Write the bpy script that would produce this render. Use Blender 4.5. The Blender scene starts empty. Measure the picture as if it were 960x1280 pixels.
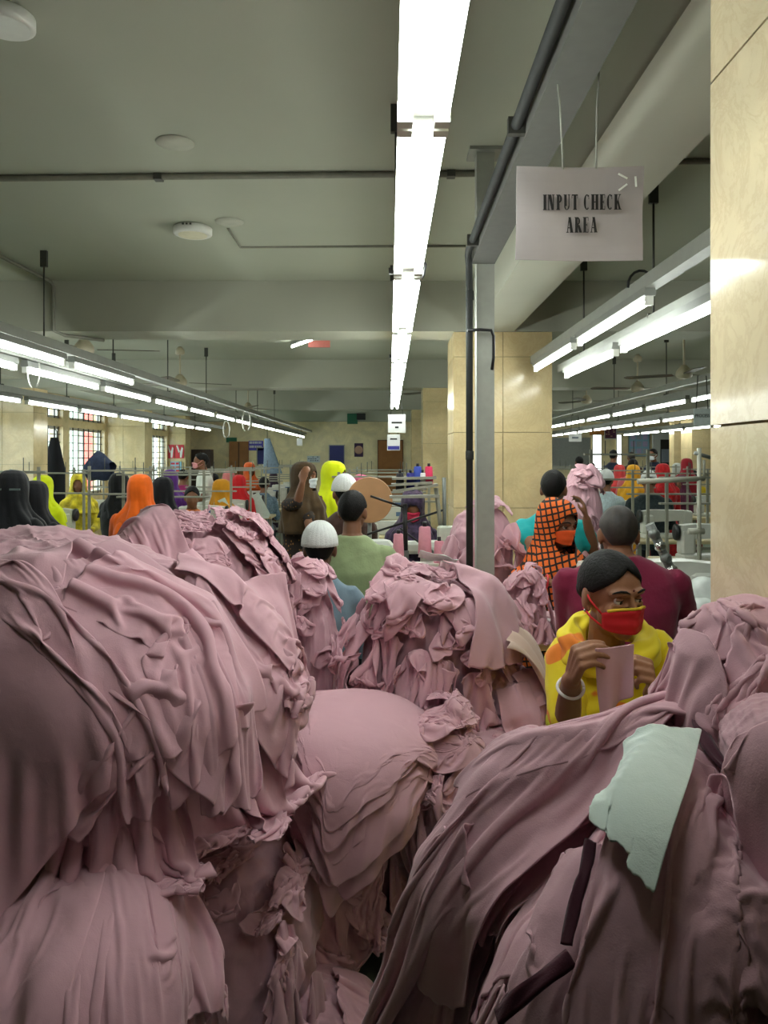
import bpy, math, random
import numpy as np
from mathutils import Vector, Matrix
random.seed(7)
RNG = np.random.default_rng(11)
SC = bpy.context.scene
COL = SC.collection
PI = math.pi

# ------------------------------------------------------------------ camera
F = 960.0            # focal length in pixels of the 960x1280 frame
PX, PY, EYE = 487.0, 572.0, 1.60
cam_data = bpy.data.cameras.new('camera')
cam_data.sensor_width = 36.0
cam_data.lens = 36.0 * F / 1280.0
cam_data.shift_x = (480.0 - PX) / 1280.0
cam_data.shift_y = (PY - 640.0) / 1280.0
cam_data.clip_start = 0.05
cam = bpy.data.objects.new('camera', cam_data)
cam.location = (0, 0, EYE)
cam.rotation_euler = (PI / 2, 0, 0)
COL.objects.link(cam)
SC.camera = cam

# ------------------------------------------------------------------ world, exposure
world = bpy.data.worlds.new('world')
SC.world = world
world.use_nodes = True
world.node_tree.nodes['Background'].inputs[0].default_value = (0.86, 0.95, 1.0, 1)
world.node_tree.nodes['Background'].inputs[1].default_value = 4.0
vs = SC.view_settings
vs.view_transform = 'Standard'
vs.look = 'None'
vs.gamma = 1.0
vs.use_curve_mapping = False
vs.exposure = 0.56
TUBE_POWER = 22.0     # emission strength of the fluorescent tubes

# ------------------------------------------------------------------ helpers
def at(x, y, Y):
    """world point seen at photo pixel x, y at distance Y"""
    return Vector(((x - PX) / F * Y, Y, EYE - (y - PY) / F * Y))

def srgb(r, g, b):
    f = lambda c: (c / 255 / 12.92) if c <= 10 else (((c / 255) + 0.055) / 1.055) ** 2.4
    return (f(r), f(g), f(b))

MATS = {}
def mat(name, col, rough=0.6, metal=0.0, var=0.06, scale=30.0, bump=0.0, bscale=80.0, spec=0.5, emit=None, coat=0.0, sheen=0.0):
    if name in MATS:
        return MATS[name]
    m = bpy.data.materials.new(name)
    m.use_nodes = True
    nt = m.node_tree
    b = nt.nodes['Principled BSDF']
    b.inputs['Roughness'].default_value = rough
    b.inputs['Metallic'].default_value = metal
    b.inputs['Specular IOR Level'].default_value = spec
    b.inputs['Coat Weight'].default_value = coat
    b.inputs['Sheen Weight'].default_value = sheen
    if emit:
        b.inputs['Emission Color'].default_value = (*emit[0], 1)
        b.inputs['Emission Strength'].default_value = emit[1]
    tc = nt.nodes.new('ShaderNodeTexCoord')
    nz = nt.nodes.new('ShaderNodeTexNoise')
    nz.inputs['Scale'].default_value = scale
    nz.inputs['Detail'].default_value = 4
    nt.links.new(tc.outputs['Object'], nz.inputs['Vector'])
    rp = nt.nodes.new('ShaderNodeValToRGB')
    rp.color_ramp.elements[0].position = 0.3
    rp.color_ramp.elements[1].position = 0.7
    rp.color_ramp.elements[0].color = (*[max(0, c * (1 - var)) for c in col], 1)
    rp.color_ramp.elements[1].color = (*[min(1, c * (1 + var)) for c in col], 1)
    nt.links.new(nz.outputs['Fac'], rp.inputs['Fac'])
    nt.links.new(rp.outputs['Color'], b.inputs['Base Color'])
    if bump:
        n2 = nt.nodes.new('ShaderNodeTexNoise')
        n2.inputs['Scale'].default_value = bscale
        n2.inputs['Detail'].default_value = 5
        nt.links.new(tc.outputs['Object'], n2.inputs['Vector'])
        bp = nt.nodes.new('ShaderNodeBump')
        bp.inputs['Strength'].default_value = bump
        bp.inputs['Distance'].default_value = 0.01
        nt.links.new(n2.outputs['Fac'], bp.inputs['Height'])
        nt.links.new(bp.outputs['Normal'], b.inputs['Normal'])
    MATS[name] = m
    return m

class MB:
    """collects boxes, bars, tubes and lathes into one mesh"""
    def __init__(s):
        s.v, s.f, s.sm = [], [], []
    def _add(s, vs_, fs, smooth):
        o = len(s.v)
        s.v += [tuple(p) for p in vs_]
        s.f += [tuple(i + o for i in f) for f in fs]
        s.sm += [smooth] * len(fs)
        return s
    def box(s, x0, x1, y0, y1, z0, z1, M=None):
        vs_ = [Vector((x, y, z)) for z in (z0, z1) for y in (y0, y1) for x in (x0, x1)]
        if M is not None:
            vs_ = [M @ p for p in vs_]
        return s._add(vs_, [(0, 2, 3, 1), (4, 5, 7, 6), (0, 1, 5, 4), (2, 6, 7, 3), (0, 4, 6, 2), (1, 3, 7, 5)], False)
    def bbox(s, x0, x1, y0, y1, z0, z1, c=0.005, M=None):
        """box with chamfered vertical edges and top"""
        c = min(c, (x1 - x0) / 3, (y1 - y0) / 3, (z1 - z0) / 3)
        ring = lambda k, z: [(x0 + c + (0 if k else 0) - (0 if k else 0), 0, z)]
        def oct_(d, z):
            a, b, e, g = x0 + d, x1 - d, y0 + d, y1 - d
            return [Vector(p) for p in ((a + c, e, z), (b - c, e, z), (b, e + c, z), (b, g - c, z), (b - c, g, z), (a + c, g, z), (a, g - c, z), (a, e + c, z))]
        rings = [oct_(c * .7, z0), oct_(0, z0 + c), oct_(0, z1 - c), oct_(c * .7, z1)]
        vs_ = [p for r in rings for p in r]
        if M is not None:
            vs_ = [M @ p for p in vs_]
        fs = [tuple(reversed(range(8))), tuple(range(24, 32))]
        for k in range(3):
            for i in range(8):
                j = (i + 1) % 8
                fs.append((k * 8 + i, k * 8 + j, k * 8 + 8 + j, k * 8 + 8 + i))
        return s._add(vs_, fs, False)
    def tube(s, pts, r, n=10, caps=True, r1=None):
        pts = [Vector(p) for p in pts]
        m = len(pts)
        rings = []
        up = None
        for i, p in enumerate(pts):
            d = (pts[min(i + 1, m - 1)] - pts[max(i - 1, 0)])
            if d.length < 1e-9:
                d = Vector((0, 0, 1))
            d.normalize()
            if up is None:
                up = Vector((0, 0, 1)) if abs(d.z) < .9 else Vector((0, 1, 0))
            a = d.cross(up)
            if a.length < 1e-6:
                a = d.cross(Vector((1, 0, 0)))
            a.normalize()
            b = a.cross(d); b.normalize()
            up = b
            rr = r if not isinstance(r, (list, tuple)) else r[i]
            if r1 is not None:
                rr = r + (r1 - r) * i / (m - 1)
            rings.append([p + (a * math.cos(2 * PI * k / n) + b * math.sin(2 * PI * k / n)) * rr for k in range(n)])
        vs_ = [p for r_ in rings for p in r_]
        fs = []
        for i in range(m - 1):
            for k in range(n):
                j = (k + 1) % n
                fs.append((i * n + k, i * n + j, (i + 1) * n + j, (i + 1) * n + k))
        s._add(vs_, fs, True)
        if caps:
            o = len(s.v) - len(vs_)
            s.f += [tuple(o + k for k in reversed(range(n))), tuple(o + (m - 1) * n + k for k in range(n))]
            s.sm += [False, False]
        return s
    def lathe(s, prof, c=(0, 0, 0), n=20, M=None, smooth=True):
        """prof: list of (r, z); revolves about z through c"""
        vs_ = []
        for r, z in prof:
            for k in range(n):
                p = Vector((c[0] + r * math.cos(2 * PI * k / n), c[1] + r * math.sin(2 * PI * k / n), c[2] + z))
                vs_.append(M @ p if M is not None else p)
        fs = []
        for i in range(len(prof) - 1):
            for k in range(n):
                j = (k + 1) % n
                fs.append((i * n + k, i * n + j, (i + 1) * n + j, (i + 1) * n + k))
        s._add(vs_, fs, smooth)
        o = len(s.v) - len(vs_)
        s.f += [tuple(o + k for k in reversed(range(n))), tuple(o + (len(prof) - 1) * n + k for k in range(n))]
        s.sm += [False, False]
        return s
    def prism(s, poly, w0, w1, plane='xz', M=None):
        """extrudes a 2-D outline: plane xz along y, yz along x, xy along z"""
        def P(a, b, w):
            p = Vector((a, w, b)) if plane == 'xz' else Vector((w, a, b)) if plane == 'yz' else Vector((a, b, w))
            return M @ p if M is not None else p
        n = len(poly)
        vs_ = [P(a, b, w0) for a, b in poly] + [P(a, b, w1) for a, b in poly]
        fs = [tuple(range(n)), tuple(reversed(range(n, 2 * n)))]
        fs += [(i, n + i, n + (i + 1) % n, (i + 1) % n) for i in range(n)]
        return s._add(vs_, fs, False)
    def grid(s, g, smooth=True, wrap=False):
        """g: (m, n, 3) array"""
        m, n = g.shape[:2]
        fs = []
        for i in range(m - 1):
            for k in range(n if wrap else n - 1):
                j = (k + 1) % n
                fs.append((i * n + k, i * n + j, (i + 1) * n + j, (i + 1) * n + k))
        return s._add([tuple(map(float, p)) for p in g.reshape(-1, 3)], fs, smooth)
    def build(s, name, m, parent=None, loc=None):
        me = bpy.data.meshes.new(name)
        me.from_pydata(s.v, [], s.f)
        me.polygons.foreach_set('use_smooth', s.sm)
        me.update()
        for mm in (m if isinstance(m, (list, tuple)) else [m]):
            me.materials.append(mm)
        o = bpy.data.objects.new(name, me)
        COL.objects.link(o)
        if parent is not None:
            o.parent = parent
        if loc is not None:
            o.location = loc
        return o

def tag(o, label=None, cat=None, group=None, kind=None):
    if label: o['label'] = label
    if cat: o['category'] = cat
    if group: o['group'] = group
    if kind: o['kind'] = kind
    return o

def thing(name, label, cat, loc=(0, 0, 0), rz=0.0, group=None):
    o = bpy.data.objects.new(name, None)
    o.empty_display_size = 0.1
    COL.objects.link(o)
    o.location = loc
    o.rotation_euler = (0, 0, rz)
    return tag(o, label, cat, group)

def struct(name, mb, m, parent=None):
    o = mb.build(name, m, parent)
    if parent is None:
        o['kind'] = 'structure'
    return o

def copy_tree(o, parent=None):
    c = o.copy()
    COL.objects.link(c)
    if parent is not None:
        c.parent = parent
    for ch in list(o.children):
        copy_tree(ch, c)
    return c

def place(o, loc, rz=0.0, label=None, group=None):
    o.location = loc
    o.rotation_euler = (0, 0, rz)
    if label: o['label'] = label
    if group: o['group'] = group
    return o

# ------------------------------------------------------------------ materials of the room
def marble(name, base, vein, rough=0.16):
    m = bpy.data.materials.new(name)
    m.use_nodes = True
    nt = m.node_tree
    b = nt.nodes['Principled BSDF']
    b.inputs['Roughness'].default_value = rough
    tc = nt.nodes.new('ShaderNodeTexCoord')
    n1 = nt.nodes.new('ShaderNodeTexNoise')
    n1.inputs['Scale'].default_value = 2.2
    n1.inputs['Detail'].default_value = 8
    n1.inputs['Distortion'].default_value = 1.2
    n2 = nt.nodes.new('ShaderNodeTexNoise')
    n2.inputs['Scale'].default_value = 5.0
    n2.inputs['Detail'].default_value = 10
    n2.inputs['Roughness'].default_value = .7
    n2.inputs['Distortion'].default_value = 2.5
    for n in (n1, n2):
        nt.links.new(tc.outputs['Object'], n.inputs['Vector'])
    r1 = nt.nodes.new('ShaderNodeValToRGB')
    r1.color_ramp.elements[0].position = .35
    r1.color_ramp.elements[1].position = .68
    r1.color_ramp.elements[0].color = (*[c * .86 for c in base], 1)
    r1.color_ramp.elements[1].color = (*[min(1, c * 1.1) for c in base], 1)
    nt.links.new(n1.outputs['Fac'], r1.inputs['Fac'])
    r2 = nt.nodes.new('ShaderNodeValToRGB')
    e = r2.color_ramp.elements
    e[0].position, e[1].position = .44, .56
    e[0].color = e[1].color = (0, 0, 0, 1)
    x = e.new(.5); x.color = (.22, .22, .22, 1)
    nt.links.new(n2.outputs['Fac'], r2.inputs['Fac'])
    mx = nt.nodes.new('ShaderNodeMix')
    mx.data_type = 'RGBA'
    nt.links.new(r2.outputs['Color'], mx.inputs['Factor'])
    nt.links.new(r1.outputs['Color'], mx.inputs['A'])
    mx.inputs['B'].default_value = (*vein, 1)
    nt.links.new(mx.outputs['Result'], b.inputs['Base Color'])
    return m

M_TILE = marble('cream marble tile', srgb(226, 205, 158), srgb(196, 160, 110))
M_TILE2 = marble('pale marble tile', srgb(228, 212, 176), srgb(182, 148, 104), .12)
M_GROUT = mat('tile grout', srgb(176, 158, 122), .9)
M_CEIL = mat('ceiling paint', srgb(168, 170, 152), .85, var=.03, scale=1.5)
M_BEAM = mat('beam paint', srgb(172, 172, 156), .8, var=.04, scale=2)
M_FLOOR = mat('floor tile', srgb(128, 150, 138), .35, var=.08, scale=3)
M_STEEL = mat('grey painted steel', srgb(138, 140, 132), .5, metal=.2, var=.07, scale=12)
M_STEELD = mat('dark conduit plastic', srgb(40, 42, 40), .75, var=.1)
M_CONDUIT = mat('weathered grey conduit', srgb(120, 118, 104), .6, var=.1)
M_WHITE = mat('white enamel', srgb(232, 234, 228), .35, var=.02)
M_OFFW = mat('off white plastic', srgb(214, 214, 204), .45, var=.03)
M_HOUS = mat('grey lamp housing', srgb(128, 130, 124), .5, var=.04)
M_GIRD = mat('dull grey girder paint', srgb(84, 84, 78), .8, var=.06)
M_POST = mat('light grey post paint', srgb(158, 160, 150), .6, var=.05)
M_BLACK = mat('black plastic', srgb(24, 24, 26), .45, var=.1)
M_BRACKET = mat('dark bracket metal', srgb(74, 74, 68), .5, metal=.4)
M_TUBE = mat('lit fluorescent tube', (1, 1, 1), .4, var=0, emit=((0.93, 1.0, 0.95), TUBE_POWER))
M_WOOD = mat('pale laminate wood', srgb(196, 174, 126), .5, var=.12, scale=9)
M_BROWN = mat('brown door wood', srgb(150, 98, 48), .5, var=.12, scale=6)
M_PAPER = mat('white paper', srgb(222, 222, 220), .55, var=.02)
M_INK = mat('black ink', srgb(20, 18, 18), .6, var=0)

# ------------------------------------------------------------------ room shell
XL, XR, YB, YF, ZC = -5.9, 10.5, -9.0, 22.0, 3.0
struct('floor', MB().box(XL - .3, XR, YB, YF, -.1, 0), M_FLOOR)
struct('ceiling', MB().box(XL - .3, XR + .1, YB, YF + .2, ZC, ZC + .15), M_CEIL)
struct('wall_back', MB().box(XL - .3, XR, YF, YF + .2, 0, ZC), marble('pale cream wall tile', srgb(244, 228, 186), srgb(214, 186, 138), .3))
struct('wall_right', MB().box(XR, XR + .2, YB, YF, 0, ZC), M_TILE)
struct('wall_front', MB().box(XL - .3, XR, YB - .2, YB, 0, ZC), M_TILE)
# left wall round the window openings: (Y0, Y1), main light and transom light
WINS = [(6.9, 10.6), (11.75, 13.88), (14.16, 15.9), (16.7, 18.3), (18.6, 20.35)]
ZW = [(.88, 2.16), (2.30, 2.62)]
wl = MB()
wl.box(XL - .25, XL, YB, YF, 0, ZW[0][0])
wl.box(XL - .25, XL, YB, YF, ZW[0][1], ZW[1][0])
wl.box(XL - .25, XL, YB, YF, ZW[1][1], ZC)
edge = [YB] + [e for w in WINS for e in w] + [YF]
for a, b in zip(edge[0::2], edge[1::2]):
    for z0, z1 in ZW:
        wl.box(XL - .25, XL, a, b, z0, z1)
struct('wall_left', wl, M_TILE)
M_GRILLE = mat('dark window grille iron', srgb(52, 50, 48), .6)
M_ALU = mat('window aluminium', srgb(170, 168, 160), .4, metal=.6)
gl = bpy.data.materials.new('window glass'); gl.use_nodes = True
_nt = gl.node_tree; _nt.nodes.clear()
_o = _nt.nodes.new('ShaderNodeOutputMaterial'); _mx = _nt.nodes.new('ShaderNodeMixShader')
_t = _nt.nodes.new('ShaderNodeBsdfTransparent'); _g = _nt.nodes.new('ShaderNodeBsdfGlossy')
_t.inputs[0].default_value = (.93, .97, .96, 1); _g.inputs['Roughness'].default_value = .03
_mx.inputs[0].default_value = .07
_nt.links.new(_t.outputs[0], _mx.inputs[1]); _nt.links.new(_g.outputs[0], _mx.inputs[2]); _nt.links.new(_mx.outputs[0], _o.inputs[0])
M_GLASS = gl
wn = 0
for (a, b) in WINS:
    for z0, z1 in ZW:
        wn += 1
        w = bpy.data.objects.new('window_%d' % wn, None); COL.objects.link(w)
        w['kind'] = 'structure'
        fr = MB()
        for zz in (z0, z1 - .05):
            fr.box(XL - .16, XL - .08, a, b, zz, zz + .05)
        for yy in (a, (a + b) / 2 - .025, b - .05):
            fr.box(XL - .16, XL - .08, yy, yy + .05, z0, z1)
        fr.build('window_frame', M_ALU, w)
        MB().box(XL - .125, XL - .115, a + .02, b - .02, z0 + .02, z1 - .02).build('glass_pane', M_GLASS, w)
        k = max(3, int((b - a) / .24))
        for i in range(1, k):
            yy = a + (b - a) * i / k
            MB().box(XL - .05, XL - .034, yy - .008, yy + .008, z0, z1).build('grille_bar', M_GRILLE, w)
        k = max(2, int((z1 - z0) / .13))
        for i in range(1, k):
            zz = z0 + (z1 - z0) * i / k
            MB().box(XL - .066, XL - .05, a, b, zz - .007, zz + .007).build('grille_bar', M_GRILLE, w)
# what shows through the windows
o = MB().box(-9.6, -9.3, 13.0, 26, .0, 5).build('exterior_wall', mat('pale green outside wall', srgb(214, 232, 214), .9, var=.1, scale=1)); o['kind'] = 'structure'
o = MB().box(-9.28, -9.2, 23.0, 24.0, .6, 3.1).build('red_cloth', mat('faded red cloth', srgb(226, 104, 92), .9, var=.12, scale=3))
tag(o, 'faded red cloth hung on the outside wall beyond the left windows', 'cloth')

def cladding(name, x0, x1, y0, y1, z0, z1, faces, th=.6, tw=.5, m=None, zoff=0.0, t=.012):
    """a pillar: plaster core with marble tiles proud of recessed joints"""
    core = MB().box(x0 + t, x1 - t, y0 + t, y1 - t, z0, z1)
    o = struct(name, core, M_GROUT)
    g = .0025
    zs = [z0]
    z = z0 + (zoff if zoff else th)
    while z < z1 - .05:
        zs.append(z); z += th
    zs.append(z1)
    for f in faces:
        a, b = (x0, x1) if f in 'ns' else (y0, y1)
        k = max(1, round((b - a) / tw))
        for i in range(k):
            u0, u1 = a + (b - a) * i / k + (g if i else 0), a + (b - a) * (i + 1) / k - (g if i < k - 1 else 0)
            for q in range(len(zs) - 1):
                w0, w1 = zs[q] + g, zs[q + 1] - g
                mb = MB()
                if f == 's': mb.box(u0, u1, y0 - .0006 - .001 * ((i + q) % 2), y0 + t, w0, w1)
                if f == 'n': mb.box(u0, u1, y1 - t, y1, w0, w1)
                if f == 'w': mb.box(x0 - .0012 - .0005 * ((i + q) % 2), x0 + t, u0, u1, w0, w1)
                if f == 'e': mb.box(x1 - t, x1, u0, u1, w0, w1)
                mb.build('tile', m or M_TILE, o)
    return o
ZS = 2.60      # soffit of the concrete beams
BY = [6.1, 11.0, 16.0, 21.0]
cladding('pillar_near', .62, 1.4, .66, 1.48, 0, ZC, 'wns', .66, .82, M_TILE2, zoff=.34)
cladding('pillar_centre', .51, 1.29, 6.1, 6.72, 0, ZS, 'swe', .6, .39)
cladding('pillar_centre_2', .48, 1.26, 11.0, 11.62, 0, ZS, 'sw', .6, .39)
cladding('pillar_centre_3', .46, 1.24, 16.0, 16.62, 0, ZS, 'sw', .6, .39)
cladding('pillar_left', -6.0, -5.1, 11.0, 11.45, 0, ZC, 'se', .75, .45)
cladding('pillar_left_2', -6.0, -5.1, 16.0, 16.5, 0, ZC, 'se', .75, .45)
cladding('pillar_left_3', -6.1, -5.45, 20.5, 21.0, 0, ZC, 'se', .75, .65)
cladding('pillar_right', 6.3, 7.0, 16.0, 16.6, 0, ZS, 'sw', .6, .35)
for i, y in enumerate(BY):
    struct('beam_%d' % (i + 1), MB().box(XL, XR, y - .02, y + .42, ZS, ZC), M_BEAM)
struct('beam_long', MB().box(.66, .985, YB, BY[0] - .02, ZS, ZC), M_BEAM)
struct('beam_long_2', MB().box(-5.9, -5.2, YB, YF, 2.72, ZC), M_BEAM)

# conduits run on the ceiling
def conduit(pts, r, label, m=M_CONDUIT, name='ceiling_conduit'):
    o = thing(name, label, 'conduit', pts[0])
    off = Vector(pts[0])
    MB().tube([Vector(p) - off for p in pts], r, 8).build('pipe', m, o)
    return o, off
o, off = conduit([(-5.2, 3.9, 2.985), (.64, 3.74, 2.985)], .016, 'long grey conduit crossing the ceiling above the left lamp row')
for x in (-3.6, -1.14, .3):
    yy = 3.9 - (x + 5.2) / 5.84 * .16
    MB().box(x - off.x - .02, x - off.x + .02, yy - off.y - .022, yy - off.y + .022, -.018, .013).build('clip', M_BRACKET, o)
conduit([(1.0, 3.6, 2.985), (3.4, 3.55, 2.985)], .014, 'short grey conduit on the ceiling beyond the long concrete beam')
conduit([at(285, 285, 4.68), at(300, 309, 5.1) , (.5, 5.05, 2.99)], .008, 'thin kinked conduit leading to the round ceiling lamp')
conduit([(-2.68, 3.2, 2.98), (-2.66, 6.03, 2.98), (-2.655, 6.06, 2.95), (-2.65, 6.06, 2.60), (-2.62, 6.2, 2.585), (-2.4, 6.45, 2.585)], .014, 'grey conduit bending down the face of the left beam')
# round ceiling lamp and the patch of an earlier one
c = at(241, 284, 4.66)
o = thing('ceiling_lamp', 'round white surface ceiling lamp, unlit, beside a wall patch', 'lamp', (c.x, c.y, 3.0))
MB().lathe([(.10, -.0), (.115, -.008), (.115, -.045), (.10, -.052), (.09, -.05)], n=28).build('lamp_ring', M_OFFW, o)
MB().lathe([(.086, -.046), (.086, -.0535)], n=28).build('diffuser', mat('lamp diffuser', srgb(214, 208, 180), .5), o)
for k in range(3):
    MB().box(-.035 + k * .022, -.023 + k * .022, -.117, -.113, -.02, -.01).build('vent_slot', M_BRACKET, o)
def patch(x, y, r, label):
    Y = 1.4 * F / (PY - y)
    c = at(x, y, Y)
    o = MB().lathe([(r, 0), (r * .97, -.006), (r * .4, -.008)], n=24).build('ceiling_patch', mat('filler patch', srgb(176, 176, 160), .9, var=.08, scale=8), None, (c.x, c.y, 3.0))
    tag(o, label, 'patch')
patch(219, 178, .085, 'round filled patch on the ceiling where a lamp was removed')
patch(287, 277, .085, 'round filled patch beside the round ceiling lamp')
c = at(6, 18, 2.42)
o = thing('ceiling_lamp', 'round ceiling lamp cut by the upper left corner', 'lamp', (c.x, c.y, 3.0))
MB().lathe([(.08, 0), (.09, -.008), (.09, -.04), (.075, -.048)], n=28).build('lamp_ring', M_OFFW, o)

# ------------------------------------------------------------------ steel frame beside the centre lamp row
o = thing('steel_post', 'grey steel post rising from the cloth heap to the ceiling', 'post', (.435, 3.52, 0))
MB().box(-.04, .04, -.04, .04, 0, 2.99).build('shaft', M_POST, o)
MB().box(-.075, .075, -.075, .075, 2.985, 3.0).build('cap_plate', M_STEEL, o)
MB().box(-.09, .09, -.09, .09, 0, .012).build('foot_plate', M_STEEL, o)
o = thing('steel_girder', 'grey steel girder running overhead toward the post', 'girder', (.42, 0, 0))
MB().box(-.05, .055, -2.6, 3.47, 2.475, 2.482).build('bottom_flange', M_GIRD, o)
MB().box(-.05, -.042, -2.6, 3.47, 2.482, 2.57).build('web', M_GIRD, o)
MB().box(-.05, .055, -2.6, 3.47, 2.57, 2.577).build('top_flange', M_GIRD, o)
o = thing('cable_pipe', 'dark pipe along the girder that drops beside the steel post', 'pipe', (.357, 0, 0))
MB().tube([(-.012, -2.6, 2.505), (-.012, 3.34, 2.505), (-.008, 3.41, 2.497), (0, 3.45, 2.46), (.002, 3.46, 2.40), (.004, 3.46, .62)], .0155, 12).build('pipe', M_STEELD, o)
for y in (.9, 2.1, 3.2):
    MB().box(-.034, .0128, y - .012, y + .012, 2.482, 2.528).build('pipe_clip', M_BRACKET, o)
for z in (2.33, 1.61):
    MB().lathe([(.0175, -.02), (.0185, -.018), (.0185, .018), (.0175, .02)], (.004, 3.46, z), n=12).build('coupling', M_STEELD, o)
o = thing('cable', 'black cable bracket crossing the steel post below the girder', 'cable', (0, 0, 0))
MB().tube([at(584, 413, 3.43), at(600, 412, 3.43), at(614, 413, 3.43), at(617, 420, 3.45), at(617, 447, 3.45), at(615, 462, 3.47)], .007, 6).build('wire', M_BLACK, o)

# ------------------------------------------------------------------ lamps
def tube_lamp(name, label, loc, L=1.2, twin=False, group=None):
    """fluorescent fitting along Y: housing, tube(s), end caps"""
    o = thing(name, label, 'lamp', loc, group=group)
    w = .050 if twin else .026
    h = MB()
    if twin:
        h.prism([(-w, .0), (-.02, -.018), (.02, -.018), (w, .0), (w, .004), (.03, .05), (-.03, .05), (-w, .004)], -L / 2, L / 2, 'xz')
    else:
        h.prism([(-w * .6, -.004), (w * .6, -.004), (w, .0), (w * .8, .038), (-w * .8, .038), (-w, .0)], -L / 2, L / 2, 'xz')
    h.build('housing', M_WHITE if twin else M_HOUS, o)
    for x in ((-.036, .036) if twin else (0,)):
        MB().tube([(x, -L / 2 + .03, -.026), (x, L / 2 - .03, -.026)], .014 if twin else .0125, 12).build('tube', M_TUBE, o)
        for s in (-1, 1):
            MB().box(x - .015, x + .015, s * (L / 2 - .015) - .015, s * (L / 2 - .015) + .015, -.043, -.002).build('end_cap', M_OFFW, o)
    return o
def rail(label, x, z, y0, y1, h=.06, w=.03):
    o = thing('lamp_rail', label, 'rail', (x, 0, z))
    MB().prism([(-w, 0), (w, 0), (w, h), (w - .006, h), (w - .006, .006), (-w + .006, .006), (-w + .006, h), (-w, h)], y0, y1, 'xz').build('channel', M_STEEL, o)
    return o
def hanger(x, y, z, label, top=ZC, group=None):
    o = thing('hanger_rod', label, 'rod', (x, y, z), group=group)
    MB().tube([(0, 0, 0), (0, 0, top - z - .02)], .006, 6).build('rod', M_BRACKET, o)
    MB().box(-.022, .022, -.012, .012, top - z - .11, top - z).build('bracket', M_BRACKET, o)
    MB().box(-.03, .03, -.01, .01, -.012, .012).build('clamp', M_BRACKET, o)
    return o
ord_ = ['first', 'second', 'third', 'fourth', 'fifth', 'sixth', 'seventh', 'eighth', 'ninth', 'tenth', 'eleventh', 'twelfth', 'thirteenth', 'fourteenth', 'fifteenth', 'sixteenth', 'seventeenth', 'eighteenth', 'nineteenth', 'twentieth']
# centre row: twin fittings end to end
proto = None
yy = 1.52
n = 1
tube_lamp('tube_lamp', 'short twin tube lamp at the top edge, nearest of the centre row', (.066, 1.25, 2.29), .52, True, 'centre lamp row')
while yy < 10.0:
    pos = (.066, yy + .61, 2.29)
    vis = yy + 1.2 > .9
    n += vis
    lab = ('twin tube lamp of the centre row, %s from the camera' % ord_[n - 1]) if vis else 'twin tube lamp of the centre row overhead, behind the view'
    if proto is None:
        proto = tube_lamp('tube_lamp', lab, pos, 1.215, True, 'centre lamp row'); c = proto
    else:
        c = copy_tree(proto); place(c, pos, 0, lab)
    yy += 1.25
for k, (y, s) in enumerate([(3.05, -.05), (5.6, -.05), (8.4, .05)]):
    hanger(.066 + s * .8, y, 2.34, 'hanger rod of the centre lamp row, %s' % ['nearest', 'middle', 'far'][k])
o = thing('cable', 'loop of black cable beside the centre lamp row', 'cable')
MB().tube([at(527, 322, 2.76), at(532, 330, 2.8), at(530, 343, 2.82), at(524, 352, 2.84), at(519, 350, 2.84)], .005, 6).build('wire', M_BLACK, o)
def lamp_row(xl, z, y0, y1, side, rails, lampname, step=1.36, y_vis=1.0, hang=(), group=None, skip=()):
    global sproto
    for q, rx in enumerate(rails):
        rail('%s rail of the %s' % (['grey lamp', 'second grey'][q], lampname), xl + rx, z + .04 + .07 * q, y0, y1)
    y = y0 + .1; k = 0
    first = None
    while y < y1 - 1.2:
        k += 1
        if k - 1 not in skip:
            pos = (xl, y + .62, z)
            lab = 'tube lamp of the %s, %s from its near end' % (lampname, ord_[k - 1])
            if sproto is None:
                sproto = tube_lamp('tube_lamp', lab, pos, 1.24, False, group); c = sproto
            else:
                c = copy_tree(sproto); place(c, pos, 0, lab, group)
        y += step
    for q, y in enumerate(hang):
        hanger(xl + rails[0], y, z + .10, '%s hanger rod of the %s' % (ord_[q].capitalize(), lampname))
sproto = None
lamp_row(-2.36, 2.19, 3.5, 21.4, 1, [.02, .17], 'left lamp row', hang=(5.2, 6.5, 8.1, 9.8, 11.7, 13.6, 15.6), group='left lamp row')
lamp_row(-2.14, 2.245, 3.7, 6.6, 1, [], 'inner line of the left lamp row', group='left lamp row')
lamp_row(-3.72, 2.19, 6.4, 17.2, 1, [.02], 'lamp row by the windows', hang=(7.3, 8.8, 10.3, 12.6, 14.6), group='window lamp row')
lamp_row(1.29, 2.22, 1.55, 6.0, -1, [.05, -.16], 'right lamp row by the pillar', hang=(2.4, 3.9, 5.3), group='right lamp row')
lamp_row(1.12, 2.30, 3.2, 6.0, -1, [], 'upper line of the right lamp row', group='right lamp row')
lamp_row(3.05, 2.20, 6.4, 20.0, -1, [.05, -.12], 'second lamp row on the right', hang=(7.2, 8.6, 10.6, 13, 15.5), group='second right lamp row')
lamp_row(4.3, 2.20, 8.0, 20.4, -1, [.05], 'third lamp row on the right', hang=(9.4, 12, 14.6), group='third right lamp row')
lamp_row(6.0, 2.20, 11.5, 20.4, -1, [.05], 'farthest lamp row on the right', hang=(13, 16), group='fourth right lamp row')
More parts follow.
